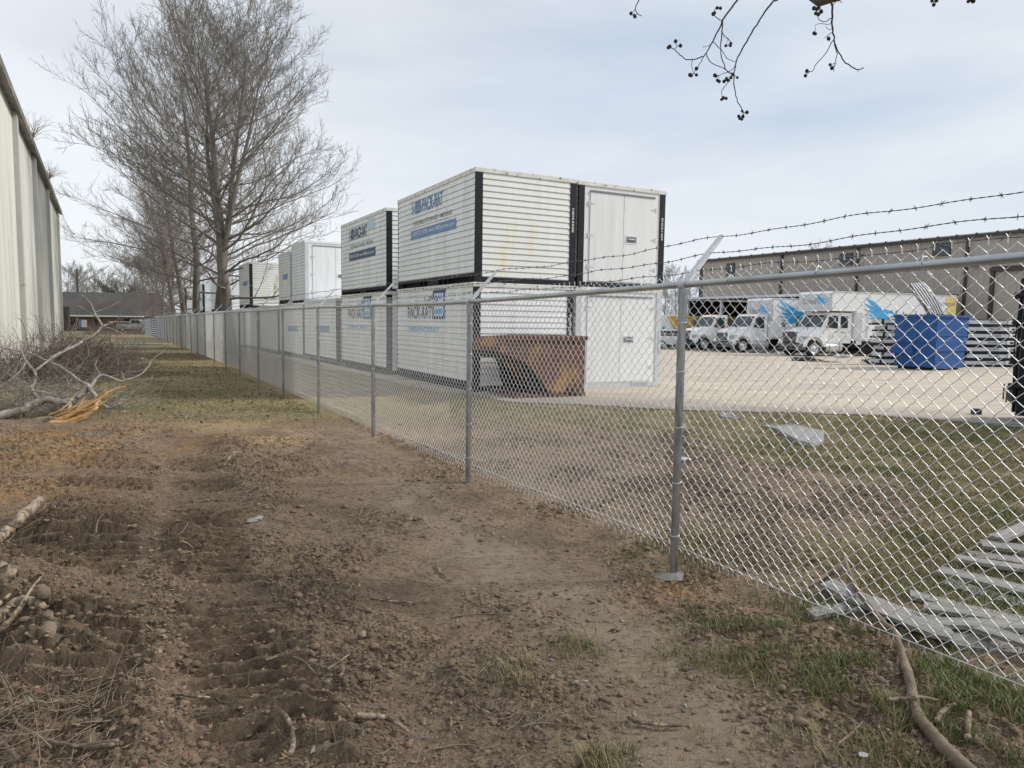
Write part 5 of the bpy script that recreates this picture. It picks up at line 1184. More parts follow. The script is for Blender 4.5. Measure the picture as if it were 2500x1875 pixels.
for _k in range(14):
    a0 = (430+_r.uniform(0, 250), 1590-_r.uniform(0, 90)); b0_ = (a0[0]+_r.uniform(180, 420), a0[1]-_r.uniform(70, 230)); mm = ((a0[0]+b0_[0])/2, (a0[1]+b0_[1])/2+_r.uniform(5, 40))
    sp.append(([at1(*a0, 10.95), at1(*mm, 10.9+_r.uniform(0, .15)), at1(*b0_, 11.0+_r.uniform(0, .2))], .022, .003))
o1 = limb_obj('torn_branch', sp, MT['orangew'], 'snapped branch with bright orange splintered wood at the left edge of the grass', 'branch')
o2 = limb_obj('bark_stub', og, MT['barkroot'], None, None); o2.parent = o1; o2.location = o2.location-o1.location
GR = [([at1(-250, 1580, 10.9), at1(0, 1530, 11), at1(150, 1500, 11.1), at1(280, 1440, 11.2), at1(400, 1392, 11.3), at1(560, 1402, 11.4), at1(650, 1385, 11.5), at1(740, 1330, 11.6), at1(780, 1250, 11.7)], .075, .035),
      ([at1(400, 1392, 11.3), at1(335, 1370, 11.35), at1(285, 1290, 11.4), at1(320, 1200, 11.5), at1(312, 1130, 11.5), at1(240, 1045, 11.6), at1(200, 960, 11.7), at1(180, 850, 11.8), at1(110, 735, 11.9)], .038, .006),
      ([at1(780, 1250, 11.7), at1(700, 1205, 11.8), at1(560, 1100, 12), at1(400, 1025, 12.2), at1(290, 975, 12.3), at1(150, 945, 12.4), at1(-20, 912, 12.5)], .03, .008),
      ([at1(780, 1250, 11.7), at1(850, 1340, 11.6), at1(920, 1430, 11.4), at1(1000, 1468, 11.2)], .04, .02),
      ([at1(690, 1370, 11.5), at1(800, 1290, 11.7), at1(905, 1165, 11.9), at1(1060, 1212, 12), at1(1130, 1212, 12.1), at1(1262, 1160, 12.3), at1(1340, 1080, 12.5), at1(1385, 1015, 12.6), at1(1490, 935, 12.8)], .03, .005),
      ([at1(312, 1130, 11.5), at1(440, 1030, 11.8), at1(560, 960, 12), at1(645, 880, 12.2)], .022, .006), ([at1(640, 1390, 11.5), at1(620, 1480, 11.3), at1(560, 1540, 11.1)], .035, .012),
      ([at1(1130, 1212, 12.1), at1(1260, 1225, 12), at1(1340, 1260, 11.9)], .012, .004), ([at1(905, 1165, 11.9), at1(860, 1080, 12), at1(880, 1020, 12.1)], .010, .004), ([at1(1120, 1205, 12.1), at1(1095, 1130, 12.2)], .010, .004),
      ([at1(240, 1045, 11.6), at1(160, 1150, 11.4), at1(60, 1230, 11.3), at1(-40, 1290, 11.2)], .016, .005), ([at1(560, 1402, 11.4), at1(480, 1340, 11.4), at1(330, 1310, 11.3), at1(150, 1300, 11.3), at1(-20, 1310, 11.2)], .018, .005),
      ([at1(1000, 1468, 11.2), at1(1050, 1430, 11.2), at1(1115, 1400, 11.3)], .018, .008), ([at1(200, 960, 11.7), at1(120, 1080, 11.6), at1(-10, 1220, 11.4)], .014, .004)]
limb_obj('fallen_limb', GR, MT['greylimb'], 'fallen grey lichen-covered limb with many forks at the left edge', 'limb')
BR = [([at1(740, 862, 17), at1(850, 800, 17.2), at1(925, 725, 17.5), at1(1045, 680, 17.8)], .035, .01), ([at1(925, 725, 17.5), at1(850, 600, 17.8), at1(820, 520, 18), at1(735, 440, 18.2)], .03, .006), ([at1(850, 600, 17.8), at1(960, 560, 18), at1(1080, 505, 18.2)], .015, .004),
      ([at1(925, 725, 17.5), at1(1040, 760, 17.3), at1(1110, 800, 17.2)], .02, .006), ([at1(860, 640, 17.8), at1(700, 540, 18), at1(560, 560, 18.2)], .014, .004), ([at1(740, 862, 17), at1(600, 940, 16.5), at1(450, 1000, 16)], .035, .02)]
limb_obj('cut_branch', BR, MT['greylimb'], 'pale forked cut branch sticking up out of the brush pile', 'branch')
# brush pile: a tangle of curved twigs
def brush(cx, cy, rx, ry, h, n, seed, r0=.006, r1=.018):
    rn = np.random.default_rng(seed); ln = []
    for i in range(n):
        a = rn.uniform(0, 2*pi); q = math.sqrt(rn.uniform(0, 1)); x = cx+rx*q*cos(a); y = cy+ry*q*sin(a); zt = h*(1-q*q)**.6*rn.uniform(0, 1)
        az = rn.uniform(0, 2*pi); el = rn.normal(.15, .35); d = np.array([cos(az)*cos(el), sin(az)*cos(el), sin(el)]); l = rn.uniform(.4, 1.3); k = 6; P = [np.array([x, y, zt])]
        cv = rn.normal(0, .22, 3)
        for j in range(k-1): d = unit(d+cv+rn.normal(0, .12, 3)); P.append(P[-1]+d*l/(k-1))
        P = np.array(P); P[:, 2] = np.maximum(P[:, 2], .01); r = rn.uniform(r0, r1)*(.4+.6*rn.random())
        ln.append((P, np.linspace(r, r*.3, k)))
        for m in range(3):
            b0 = P[rn.integers(1, k)]; dd_ = unit(d+rn.normal(0, .8, 3)); Q = np.array([b0, b0+dd_*.15, b0+dd_*.32+rn.normal(0, .04, 3)]); Q[:, 2] = np.maximum(Q[:, 2], .01); ln.append((Q, np.array([r*.5, r*.35, r*.15])))
    return ln
bc = G(205, 893, -.1)
ln = brush(-.9, -1.0, .9, 1.2, .7, 320, 3)+brush(.1, 0, 1.0, 1.6, 1.0, 800, 4)+brush(-1.0, 1.5, 1.1, 1.6, 1.2, 320, 5)+brush(.7, -1.2, .5, .8, .4, 200, 6)
bx0, by0 = HX(190, 18.6), 18.6
v, f = tubes(ln, 3); bo_ = np_mesh('brush_pile', v, f, MT['brush']); bo_.location = (bx0, by0, float(base_z(bx0, by0))); tag(bo_, 'dark tangled pile of cut brush against the ivory building', 'brush pile')
ln = brush(-.4, .2, 1.6, .8, .55, 480, 9, .003, .009); v, f = tubes(ln, 3); b2 = np_mesh('brush_pile', v, f, MT['greylimb']); bx1, by1 = HX(120, 11.9), 11.9; b2.location = (bx1, by1, gz(bx1, by1)); tag(b2, 'thin scatter of pale cut twigs around the grey limb', 'brush pile')
ln = brush(0, 0, 3.5, 2.6, .5, 500, 12, .008, .018); v, f = tubes(ln, 3); b2 = np_mesh('scrub', v, f, MT['brush']); bx1, by1 = HX(300, 84), 84; b2.location = (bx1, by1, float(base_z(bx1, by1))); b2.scale = (1.3, 1.4, 1.9); tag(b2, 'low mauve-brown scrub in front of the far pickup', 'shrub')

cq = GG(60, 1800); ln = brush(0, 0, .42, .30, .10, 170, 21, .0015, .0040); ln = [((p-p[0])*.26+p[0], r) for p, r in ln]; v, f = tubes(ln, 4); b3 = np_mesh('brush_pile', v, f, [MT['barkroot'], MT['straw']], midx=(np.arange(len(f)) // 60) % 2, smooth=True); b3.location = cq; tag(b3, 'loose heap of thin dry twigs in the bottom left corner', 'brush pile')
# weeds sprouting from the ivory building's gutter
def tuft(lb, t, seed, s):
    rn = np.random.default_rng(seed); ln = []
    for i in range(60):
        a = rn.uniform(0, 2*pi); d = np.array([cos(a)*.5, sin(a)*.5, 1]); P = [np.zeros(3)]
        for j in range(5): d = unit(d+rn.normal(0, .25, 3)-np.array([0, 0, .08*j])); P.append(P[-1]+d*s*rn.uniform(.12, .2))
        ln.append((np.array(P), np.linspace(.008, .003, 6)))
    v, f = tubes(ln, 3); o = np_mesh('gutter_weed', v, f, MT['straw']); x = -30.3+.497*t+.868*.2; y = 48-.868*t+.497*.2; o.location = (x, y, LE+.1); tag(o, lb, 'weed')
tuft('taller dry weed growing out of the brown eave gutter', 22.3, 1, 1.6); tuft('smaller dry weed nearer the far end of the gutter', 12.6, 2, 1.3)

# root / branch that passes under the fence at lower right
rl = [GG(x, y, .09 if y < 1600 else .03) for x, y in ((2058, 1385), (2066, 1420), (2085, 1465), (2110, 1505), (2150, 1560), (2180, 1590), (2205, 1625), (2217, 1665), (2225, 1700), (2228, 1728), (2240, 1765), (2270, 1805), (2310, 1850), (2345, 1885), (2400, 1940))]
limb_obj('fallen_branch', [(rl, .012, .030)], MT['barkroot'], 'long crooked brown branch lying under the fence at lower right', 'branch', 10)
limb_obj('stick', [([GG(x, y, .05) for x, y in ((2165, 1738), (2210, 1733), (2245, 1730), (2290, 1738))], .009, .005)], MT['tanlog'], 'short pale stick crossing over the crooked branch', 'stick')
limb_obj('stick', [([GG(x, y, .02) for x, y in ((2060, 1385), (2020, 1410), (1975, 1440))], .016, .010)], MT['barkroot'], 'dark stick behind the fence leaning from the head of the crooked branch', 'stick')
# weathered planks
PL = [(2018, 1447, 2320, 1590, .125, .05, 'longest weathered plank, curved end pointing at the crooked branch'), (2240, 1533, 2700, 1562, .12, .03, 'plank lying flat just behind the longest one'), (2221, 1459, 2640, 1552, .11, .02, 'weathered plank third from the fence'),
      (2290, 1404, 2640, 1492, .12, .03, 'weathered plank under the edge of the fanned group'), (2333, 1378, 2640, 1424, .12, .045, 'middle plank of the fanned group by the right edge'), (2394, 1349, 2640, 1382, .13, .06, 'uppermost broad plank of the fanned group'), (2134, 1472, 2296, 1516, .06, .02, 'narrow split plank between two wider ones'),
      (1978, 1508, 2095, 1488, .10, .01, 'short plank stub poking out beneath the longest plank'), (2312, 1572, 2640, 1592, .13, .01, 'plank closest to the fence at the right edge'), (2387, 1557, 2620, 1640, .08, .05, 'dark thin plank slanting over the one closest to the fence'), (2430, 1345, 2540, 1290, .11, .09, 'broken grey board end standing above the fanned group'),
      (2255, 1487, 2640, 1560, .10, .015, 'grey plank squeezed between two others beside the narrow split one'), (2310, 1425, 2640, 1515, .12, .01, 'lowest plank under the fanned group'), (2365, 1362, 2640, 1402, .11, .02, 'plank second from the top in the fanned group'),
      (2150, 1500, 2420, 1560, .10, .005, 'sunken plank behind the longest one, half under soil'), (2360, 1530, 2640, 1556, .11, .02, 'plank at the right edge above the one nearest the fence')]
for i, (x1, y1, x2, y2, wd, lift, lb) in enumerate(PL):
    a = GG(x1, y1); b__ = GG(x2, y2); zb_ = max(gz(a.x, a.y), .02)+lift; L_ = (b__.xy-a.xy).length; an = math.atan2(b__.y-a.y, b__.x-a.x)
    m = MB(); n = 16; rn = random.Random(i); prev = None; vs = []; fs = []
    for k in range(n+1):
        t = k/n; ww = wd/2*(1-.5*(max(0, t-.93)/.07 if i == 0 else 0))*(1+.04*rn.uniform(-1, 1)); bow_ = .012*math.sin(pi*t)*(1 if i % 2 else -1); th_ = .011
        e = .018*rn.uniform(-1, 1) if k in (0, n) else 0
        vs += [(t*L_+e, -ww, bow_-th_), (t*L_-e, ww, bow_-th_+.002), (t*L_-e, ww, bow_+th_+.002), (t*L_+e, -ww, bow_+th_)]
    for k in range(n):
        for j in range(4): fs.append((k*4+j, k*4+(j+1) % 4, (k+1)*4+(j+1) % 4, (k+1)*4+j))
    fs += [(3, 2, 1, 0), (n*4, n*4+1, n*4+2, n*4+3)]
    m.add(vs, fs); o = m.build('weathered_plank', MT['plank'], loc=(a.x, a.y, zb_)); o.rotation_euler = (R(rn.uniform(-5, 5)), R(rn.uniform(-1.5, 1.5)), an); tag(o, lb, 'plank', 'weathered planks behind the fence')

# left foreground wood
def Z4(x, y): return (x/2.458, 950+y/2.458)
limb_obj('log', [([GG(*Z4(-40, 960), .05), GG(*Z4(40, 900), .06), GG(*Z4(110, 850), .08), GG(*Z4(175, 800), .10), GG(*Z4(235, 760), .13)], .036, .042)], MT['tanlog'], 'split tan log lying at the left edge of the mud', 'log', 10)
limb_obj('log', [([GG(*Z4(-60, 1160), .06), GG(*Z4(0, 1150), .07), GG(*Z4(38, 1160), .06)], .05, .04)], MT['tanlog'], 'rounded log end cut by the left border below the split log', 'log', 10)
limb_obj('torn_root', [([GG(*Z4(-40, 1440), .04), GG(*Z4(60, 1385), .06), GG(*Z4(140, 1355), .08), GG(*Z4(255, 1362), .05)], .035, .02), ([GG(*Z4(-20, 1520), .05), GG(*Z4(90, 1450), .08), GG(*Z4(200, 1330), .12), GG(*Z4(265, 1272), .14)], .012, .003), ([GG(*Z4(0, 1500), .03), GG(*Z4(120, 1420), .08), GG(*Z4(160, 1370), .09)], .014, .004), ([GG(*Z4(-10, 1340), .04), GG(*Z4(60, 1300), .06), GG(*Z4(115, 1258), .08)], .012, .005)], MT['tanlog'], 'splintered root with long torn fibres, lower left edge', 'root', 8)
limb_obj('stump', [([GG(*Z4(285, 1455), -.02), GG(*Z4(282, 1420), .03), GG(*Z4(272, 1380), .08), GG(*Z4(268, 1350), .11)], .035, .030)], MT['barkroot'], 'short upright root stub beside the splintered root', 'stump', 9)
def Z5(x, y): return (x/2.765, 1275+y/2.765)
SK = [('long curved twig reaching in from the bottom left corner', [(0, 1080), (60, 1200), (110, 1400), (250, 1500), (480, 1560), (560, 1560), (800, 1530)], .007, .007, .03), ('thin pale twig crossing the long curved one', [(-20, 1260), (90, 1180), (240, 1085)], .006, .004, .05), ('curved twig low in the bottom left corner', [(0, 1530), (60, 1580), (130, 1659)], .009, .008, .03),
      ('dark straight twig in the middle of the left mud', [(560, 1560), (700, 1550), (800, 1530)], .010, .009, .02), ('bent light twig lying over the left berm', [(1170, 1190), (1300, 1205), (1420, 1215)], .006, .005, .02), ('short knobbly twig between the tread marks', [(985, 715), (1050, 765), (1110, 785)], .006, .004, .015),
      ('smooth bent stick standing near the bottom edge', [(1900, 1388), (1945, 1440), (1968, 1520), (1978, 1600), (1965, 1680)], .011, .009, .06), ('thin straight twig on the mud beyond the treads', [(1690, 158), (1800, 172), (1885, 190)], .005, .003, .012), ('arched twig over grass roots near the bottom centre', [(1800, 1000), (1900, 975), (2030, 1000), (2130, 1095)], .006, .004, .05), ('little upright twig by the dark soil hole', [(505, 1112), (600, 1100), (690, 1072)], .005, .003, .02),
      ('brown stick buried along the left ridge', [(175, 780), (220, 810), (330, 815), (500, 790)], .008, .006, .02)]
for lb, pts, r0, r1, lf in SK: limb_obj('stick', [([GG(*Z5(x, y), lf) for x, y in pts], r0, r1)], MT['tanlog'] if random.random() < .6 else MT['barkroot'], lb, 'stick', 6)
def Z6(x, y): return (800+x/2.765, 1275+y/2.765)
SK = [('pale peeled stick with split end near the bottom centre', [(190, 1355), (300, 1358), (400, 1368), (470, 1410), (540, 1460)], .014, .006, .03), ('thin branch curving across the bottom right mud', [(1300, 1408), (1450, 1380), (1640, 1402)], .004, .003, .015), ('thicker knotted twig right of the curving thin branch', [(2030, 1345), (2090, 1380), (2160, 1388), (2260, 1405), (2400, 1400)], .010, .006, .02),
      ('forked twig lying on the smooth mud', [(295, 525), (420, 545), (590, 555), (600, 545)], .005, .003, .012), ('curved twig on bare mud above the forked one', [(730, 295), (760, 345), (840, 405)], .006, .004, .01), ('straight twig pair left of the torn grass clump', [(0, 1015), (100, 945), (210, 865)], .005, .004, .015), ('long thin twig beyond the grass clump', [(840, 655), (980, 635), (1280, 635)], .004, .003, .012),
      ('twig poking from the clods in the centre', [(1180, 905), (1215, 945), (1250, 995)], .006, .004, .03), ('curled twig beside the grassy clod', [(990, 1225), (1010, 1280), (1090, 1320)], .005, .004, .02), ('twig tip above the bottom right corner grass', [(1830, 1215), (1900, 1245), (1940, 1270)], .009, .007, .02), ('dark twig across the mud at the bottom', [(700, 1555), (850, 1525), (985, 1528)], .004, .003, .012)]
for lb, pts, r0, r1, lf in SK: limb_obj('stick', [([GG(*Z6(x, y), lf) for x, y in pts], r0, r1)], MT['tanlog'] if random.random() < .7 else MT['barkroot'], lb, 'stick', 6)
limb_obj('stick', [([GG(x, y, .03) for x, y in ((2285, 1780), (2300, 1755), (2330, 1735))], .012, .008)], MT['tanlog'], 'stubby stick in the grass right of the crooked branch', 'stick')
limb_obj('stick', [([GG(x, y, .04) for x, y in ((2363, 1830), (2362, 1795), (2364, 1762))], .012, .010)], MT['tanlog'], 'upright peg-like stick in the bottom right grass', 'stick')
limb_obj('stick', [([GG(x, y, .02) for x, y in ((2045, 1830), (2075, 1805), (2105, 1775))], .006, .004)], MT['barkroot'], 'thin dark stick left of the crooked branch', 'stick')
limb_obj('stick', [([GG(x, y, .05) for x, y in ((1850, 1195), (1895, 1215), (1912, 1260), (1905, 1290))], .012, .008)], MT['barkroot'], 'curved dark stick on the turf behind the fence', 'stick')
limb_obj('stick', [([GG(*Z4(1345, 475), .03), GG(*Z4(1410, 415), .07), GG(*Z4(1470, 425), .05)], .012, .008)], MT['tanlog'], 'arched root on the small ridge by the dirt track', 'root')
# concrete footing spill around the nearest post, white paint spot, broken slab, blocks, litter
def chunk(name, pts, z0, th, m, label, cat, seed=0):
    rn = random.Random(seed); mb = MB(); n = len(pts); c = sum((Vector((p[0], p[1], 0)) for p in pts), Vector())/n
    top = [(p[0]-c.x, p[1]-c.y, th+rn.uniform(-.012, .012)) for p in pts]; bot = [((p[0]-c.x)*1.04, (p[1]-c.y)*1.04, -.03) for p in pts]
    mb.add(top+bot, [tuple(range(n)), tuple(range(n, 2*n))[::-1]]+[(i, n+i, n+(i+1) % n, (i+1) % n) for i in range(n)])
    o = mb.build(name, m, loc=(c.x, c.y, z0), bevel=.01); return tag(o, label, cat)
chunk('broken_slab', [g2(x, y, .1) for x, y in ((1828, 1020), (1885, 1022), (1950, 1036), (2011, 1048), (2008, 1071), (1985, 1078), (1950, 1073), (1895, 1044), (1850, 1032))], -.0+.05, .035, MT['concg'], 'broken grey concrete slab lying where grass meets yard', 'slab', 1)
chunk('broken_slab', [g2(x, y, .1) for x, y in ((1752, 1006), (1800, 1002), (1822, 1015), (1800, 1023), (1760, 1020))], .08, .04, MT['concg'], 'smaller flat concrete piece left of the broken slab', 'slab', 2)
pz = gz(*FX(0)); b = MB(); ang = np.linspace(0, 2*pi, 19)[:-1]; ring = [(.11*cos(a)*(1+.25*math.sin(3*a))-.03, .08*sin(a)*(1+.2*math.cos(2*a))) for a in ang]
b.add([(x, y, 0) for x, y in ring]+[(x*.5, y*.5, .022) for x, y in ring], [(i, (i+1) % 18, 18+(i+1) % 18, 18+i) for i in range(18)]+[tuple(range(18, 36))], 0, True)
xq, yq = FX(0); tag(b.build('concrete_footing', MT['foot'], loc=(xq, yq-.04, pz)), 'grey concrete footing spilled around the nearest fence post', 'footing')
cp = GG(*Z4(1550, 770)); b = MB(); b.add([(.07*cos(a)*(1+.3*math.sin(2*a)), .11*sin(a)*(1+.3*math.cos(3*a)), -.004) for a in ang]+[(0, 0, .012)], [(i, (i+1) % 18, 18) for i in range(18)], 0); tag(b.build('spilled_cement', MT['concg'], loc=cp), 'small splash of whitish cement on the mud track', 'spill'); 
def crumple(name, px, py, s, m, label, cat, z=None, flat=.45, Yp=None):
    p = GG(px, py) if z is None else G(px, py, z); rn = np.random.default_rng(int(px)); mb = MB(); n = 12; k = 5; vs = []
    for i in range(k):
        for j in range(n):
            a = 2*pi*j/n; e = pi*i/(k-1)/1.0; r_ = s*sin(e)*(.7+.6*rn.random())+.002; vs.append((r_*cos(a), r_*sin(a)*.8, s*flat*(1+cos(e))*(.6+.5*rn.random())*.5))
    mb.add(vs, [(i*n+j, (i+1)*n+j, (i+1)*n+(j+1) % n, i*n+(j+1) % n) for i in range(k-1) for j in range(n)])
    return tag(mb.build(name, m, loc=p), label, cat)
crumple('plastic_bag', 1668, 1124, .09, MT['litter'], 'crumpled clear white plastic bag behind the nearest fence post', 'litter')
crumple('litter', 2057, 873, .45, MT['litter'], 'white scrap on the concrete before the long truck', 'litter', -.14)
crumple('litter', 1902, 863, .30, MT['litter'], 'tiny white scrap on the concrete between two trucks', 'litter', -.2)
crumple('black_tarp', 1965, 882, .75, MT['tarp'], 'flattened black tarp scrap on the concrete, left one', 'tarp', -.12, .3)
crumple('debris', 2010, 885, .7, MT['barkroot'], 'brown debris trailing from the left black tarp', 'debris', -.12, .12)
crumple('black_tarp', 2127, 885, .5, MT['tarp'], 'pointed black tarp scrap on the concrete, right one', 'tarp', -.1, .45)
crumple('paper_scrap', 343, 879, .22, MT['litter'], 'white torn paper on the leaves beside the brush pile', 'litter')
crumple('paper_scrap', 300, 1006, .05, MT['litter'], 'small white pebble-like scrap near the orange wood', 'litter')
crumple('paper_scrap', 2108, 1845, .018, MT['litter'], 'dirty white scrap in the bottom right mud', 'litter')
b = MB(); b.bb((-.06, -.06, 0), (.06, .06, .10)); tag(b.build('concrete_block', MT['tarp'], loc=G(2383, 1012, .14), bevel=.01), 'small dark block standing on the yard near the forklift', 'block')
b = MB(); b.bb((-.45, -.16, 0), (.5, .1, .035)); b.bb((-.1, .12, 0), (.7, .22, .03)); o = b.build('broken_board', MT['plank'], loc=G(2440, 1036, .14)); o.rotation_euler = (0, 0, R(-15)); tag(o, 'broken pale boards lying at the foot of the forklift', 'board')

# ------------------------------------------------------------------ loose ground cover
def scatter(n, ylo, yhi, fn, ang=(-40, 40), pw=1.3):
    """random ground points, denser near the camera; fn(x, y) -> keep probability"""
    u = rng.random(n); y = ylo*(yhi/ylo)**(u**(1/pw)); a = rng.uniform(math.tan(R(ang[0])), math.tan(R(ang[1])), n); x = a*y
    k = rng.random(n) < fn(x, y); return x[k], y[k]
def s_of(x, y): return (x-P1[0])*ND[0]+(y-P1[1])*ND[1]
def bld(x, y): return (.868*(x+30.3)+.497*(y-48)) > .3
def yardfree(x, y): return ~in_poly(x, y, YARD)
# clods
def bermf(x, y):
    q = np.zeros_like(x)
    for pts, wd, hh_ in BERMS: q = np.maximum(q, np.exp(-(segd(x, y, pts)/(wd*1.25))**2))
    return q
def dirtf(x, y): return rough_h(x, y)
x, y = scatter(90000, 1.9, 12.5, lambda x, y: np.clip((.03+.85*bermf(x, y)+.45*sst(.50, .66, fbm(x*1.7+3, y*1.5, 3, 77)))*rough_h(x, y)[1]*(1-.8*rough_h(x, y)[2])*(1-.7*trk_f(x, y)), 0, 1)*bld(x, y), pw=1.0)
n = len(x); z = ground_z(x, y)
sz = np.clip(rng.lognormal(-5.25, .50, n), .002, .020)*(1+.05*y)
ph = (1+5**.5)/2; ico = np.array([(-1, ph, 0), (1, ph, 0), (-1, -ph, 0), (1, -ph, 0), (0, -1, ph), (0, 1, ph), (0, -1, -ph), (0, 1, -ph), (ph, 0, -1), (ph, 0, 1), (-ph, 0, -1), (-ph, 0, 1)])/1.9
icf = np.array([(0, 11, 5), (0, 5, 1), (0, 1, 7), (0, 7, 10), (0, 10, 11), (1, 5, 9), (5, 11, 4), (11, 10, 2), (10, 7, 6), (7, 1, 8), (3, 9, 4), (3, 4, 2), (3, 2, 6), (3, 6, 8), (3, 8, 9), (4, 9, 5), (2, 4, 11), (6, 2, 10), (8, 6, 7), (9, 8, 1)])
V = ico[None]*(1+.5*rng.normal(0, .5, (n, 12, 1)).clip(-.8, 1))*sz[:, None, None]*np.array([1.3, 1, .6])
an = rng.uniform(0, 2*pi, n); ca, sa = np.cos(an)[:, None], np.sin(an)[:, None]
V = np.stack([V[..., 0]*ca-V[..., 1]*sa, V[..., 0]*sa+V[..., 1]*ca, V[..., 2]], -1)+np.stack([x, y, z+sz*.25], -1)[:, None]
o = np_mesh('soil_clods', V.reshape(-1, 3), (icf[None]+np.arange(n)[:, None, None]*12).reshape(-1, 3), [MT['clod'], MT['tanlog']], midx=np.repeat((rng.random(n) < .012).astype(int), 20), smooth=True); tag(o, kind='stuff')
# fine roots, straws and twigs pressed in the mud
def strands(n, ylo, yhi, fn, l0, l1, r, lift, pw=1.0, K=5, upr=.0):
    x, y = scatter(n, ylo, yhi, fn, pw=pw); n = len(x); a = rng.uniform(0, 2*pi, n); l = rng.uniform(l0, l1, n)*np.where(rng.random(n) < .12, 2.2, 1); cv = rng.normal(0, .9, n)
    P = np.zeros((n, K, 3)); P[:, 0, 0] = x; P[:, 0, 1] = y
    for k in range(1, K):
        aa = a+cv*k/K+rng.normal(0, .25, n); P[:, k, 0] = P[:, k-1, 0]+np.cos(aa)*l/(K-1); P[:, k, 1] = P[:, k-1, 1]+np.sin(aa)*l/(K-1)
    for k in range(K): P[:, k, 2] = ground_z(P[:, k, 0], P[:, k, 1])
    zc = P[:, :, 2].copy(); mid = zc.mean(1, keepdims=True); P[:, :, 2] = np.maximum(zc, zc*.4+mid*.6)+lift+upr*rng.random((n, 1))*np.linspace(0, 1, K)
    rr_ = r*rng.uniform(.5, 1.5, (n, 1))*(1+.06*y[:, None])*np.linspace(1, .5, K); return tubes_arr(P, rr_, 3)+(n,)
v, f, n = strands(26000, 1.9, 12, lambda x, y: (1-.6*trk_f(x, y))*np.clip((.16+.9*bermf(x, y)+.4*sst(.5, .65, fbm(x*1.3, y*1.3, 3, 301)))*rough_h(x, y)[1], 0, 1)*bld(x, y), .02, .09, .0011, .002, upr=.025)
k = f.shape[0]//n; mi2 = np.repeat((rng.random(n) < .45).astype(int)+(rng.random(n) < .12).astype(int), k).clip(0, 2); o = np_mesh('roots_and_straw', v, f, [MT['straw'], MT['barkroot'], MT['plank']], midx=mi2); tag(o, kind='stuff')
v, f, n = strands(9000, 4.5, 26, lambda x, y: (.5*(s_of(x, y) < 0)+.22*(s_of(x, y) > 0))*yardfree(x, y)*bld(x, y)*(1-rough_h(x, y)[1]*.7), .05, .25, .0022, .006, K=4, upr=.03)
o = np_mesh('lawn_twigs', v, f, MT['straw']); tag(o, kind='stuff')
# grass blades
def blades(name, n, ylo, yhi, fn, h0, h1, wd, pw=1.0, mixg=(.35, .35), tuftf=0, ang=(-40, 40)):
    x, y = scatter(n, ylo, yhi, fn, pw=pw, ang=ang); n = len(x); z = ground_z(x, y)
    h = rng.uniform(h0, h1, n)*(.7+.6*fbm(x*2, y*2, 2, 401)); a = rng.uniform(0, 2*pi, n); ln_ = rng.uniform(.15, 1.1, n)*h; b_ = a+pi/2+rng.normal(0, .4, n); w_ = wd*rng.uniform(.6, 1.4, n)*(1+.07*y)
    bx_, by_ = np.cos(b_)*w_, np.sin(b_)*w_; dx, dy = np.cos(a)*ln_, np.sin(a)*ln_
    V = np.stack([np.stack([x-bx_, y-by_, z-.004], -1), np.stack([x+bx_, y+by_, z-.004], -1), np.stack([x+dx*.45+bx_*.8, y+dy*.45+by_*.8, z+h*.62], -1), np.stack([x+dx*.45-bx_*.8, y+dy*.45-by_*.8, z+h*.62], -1), np.stack([x+dx, y+dy, z+h*.9], -1), np.stack([x+dx+bx_*.1, y+dy+by_*.1, z+h*.9], -1)], 1).reshape(-1, 3)
    i0 = np.arange(n)*6; Fs = np.concatenate([np.stack([i0, i0+1, i0+2, i0+3], 1), np.stack([i0+3, i0+2, i0+5, i0+4], 1)])
    g_ = fbm(x*.8+5, y*.8, 3, 411)+rng.normal(0, .13, n); m_ = np.where(g_ < .53, 1, np.where(g_ < .63, 2, 0)); return tag(np_mesh(name, V, Fs, [MT['grassg'], MT['grassd'], MT['grassy']], midx=np.concatenate([m_, m_])), kind='stuff')
def gfield(x, y): s = s_of(x, y); return np.clip((1-rough_h(x, y)[1])*(.25+1.2*sst(.3, .6, fbm(x*3.1, y*3.1, 3, 211))), 0, 1)*(s > .05)*yardfree(x, y)*(1-.8*np.maximum.reduce([np.exp(-(segd(x, y, p)/(w_*1.1))**2) for p, w_, _ in BERMS]))
blades('grass', 330000, 2.6, 14.5, gfield, .018, .055, .0013, pw=1.5, ang=(-5, 42))
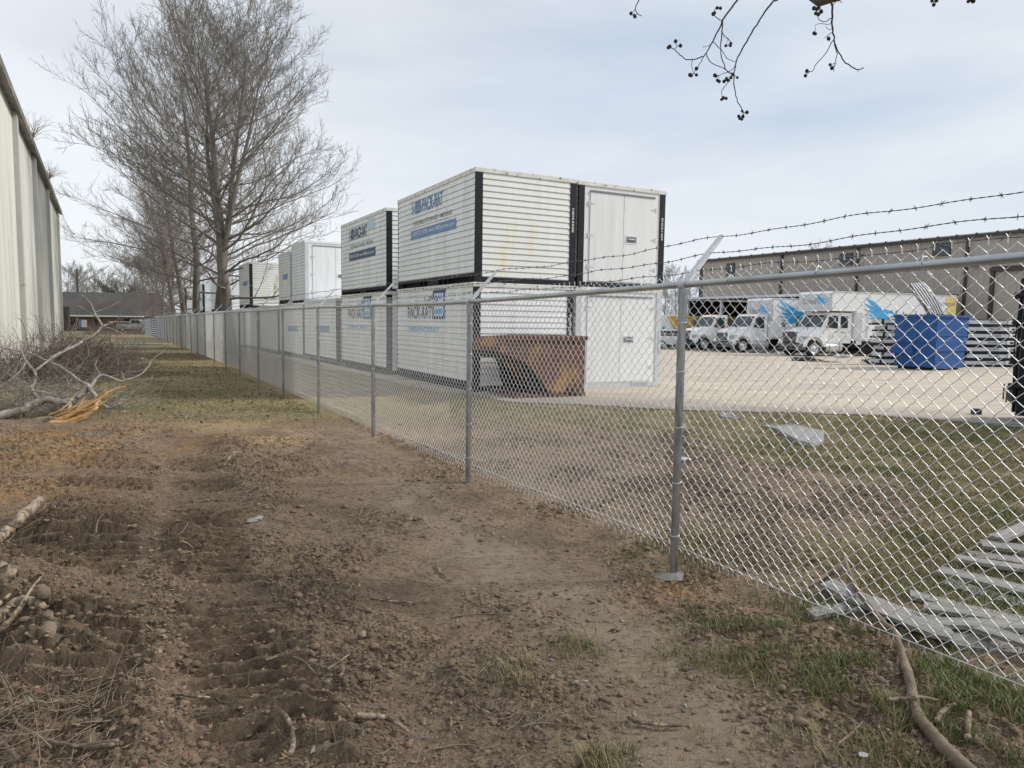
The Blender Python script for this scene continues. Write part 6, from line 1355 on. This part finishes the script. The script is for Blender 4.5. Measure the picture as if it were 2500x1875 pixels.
def ngrass(x, y):
    def bl_(px, py, r): cx, cy = g2(px, py); return np.exp(-((x-cx)**2+(y-cy)**2)/r**2)
    return np.maximum.reduce([bl_(1700, 1330, .30), bl_(1950, 1620, .45), bl_(2350, 1750, .5), bl_(2200, 1640, .35), bl_(1430, 1835, .11)*1.5, bl_(1640, 1350, .3)*.7, bl_(1420, 1590, .09), bl_(1270, 1680, .12)*.6, bl_(2050, 1750, .25)*.7, bl_(1980, 1500, .25)*.5])*sst(.38, .6, fbm(x*5, y*5, 3, 421))
blades('grass', 260000, 1.9, 6, lambda x, y: np.clip(ngrass(x, y), 0, 1)*.9, .025, .075, .0014, pw=1.0, ang=(-15, 42))
blades('grass', 200000, 9.5, 34, lambda x, y: (1-rough_h(x, y)[1])*(s_of(x, y) < -.0)*bld(x, y)*(.25+.75*sst(.35, .6, fbm(x*1.1, y*1.1, 4, 201))), .02, .055, .0016, pw=1.2, ang=(-42, 5))
# fallen leaves
def leaves(name, n, ylo, yhi, fn, s0, s1, pw=1.0, ang=(-42, 42)):
    x, y = scatter(n, ylo, yhi, fn, pw=pw, ang=ang); n = len(x); z = ground_z(x, y)+.006; s = rng.uniform(s0, s1, n); a = rng.uniform(0, 2*pi, n); t = rng.normal(0, .35, (n, 2))
    cs, sn = np.cos(a), np.sin(a); q = [(-1, 0), (0, -.42), (1, 0), (0, .42)]; V = []
    for u_, v_ in q: V.append(np.stack([x+s*(u_*cs-v_*sn), y+s*(u_*sn+v_*cs), z+s*(t[:, 0]*u_+t[:, 1]*v_)+.012*(abs(v_) > 0)*0+.2*s*(u_ != 0)], -1))
    V = np.stack(V, 1).reshape(-1, 3); return tag(np_mesh(name, V, np.arange(4*n).reshape(n, 4), [MT['leafb'], MT['leafr'], MT['plank']], midx=(rng.random(n) < .4).astype(int)+(rng.random(n) < .08)), kind='stuff')
leaves('fallen_leaves', 60000, 9, 45, lambda x, y: (s_of(x, y) < -.0)*bld(x, y)*(1-rough_h(x, y)[1])*np.clip(.12+np.exp(-((y-30)/9)**2)*sst(.38, .55, fbm(x*1.1, y*1.1, 4, 201))+.8*np.exp(-(((x-g2(760, 960)[0])/1.3)**2+((y-g2(760, 960)[1])/1.2)**2)), 0, 1), .025, .05, ang=(-42, 5))
leaves('fallen_leaves', 30000, 2, 13.5, lambda x, y: (.12+.2*(s_of(x, y) > -.6)+.4*bermf(x, y)*(s_of(x, y) < 0))*yardfree(x, y)*bld(x, y), .005, .020)
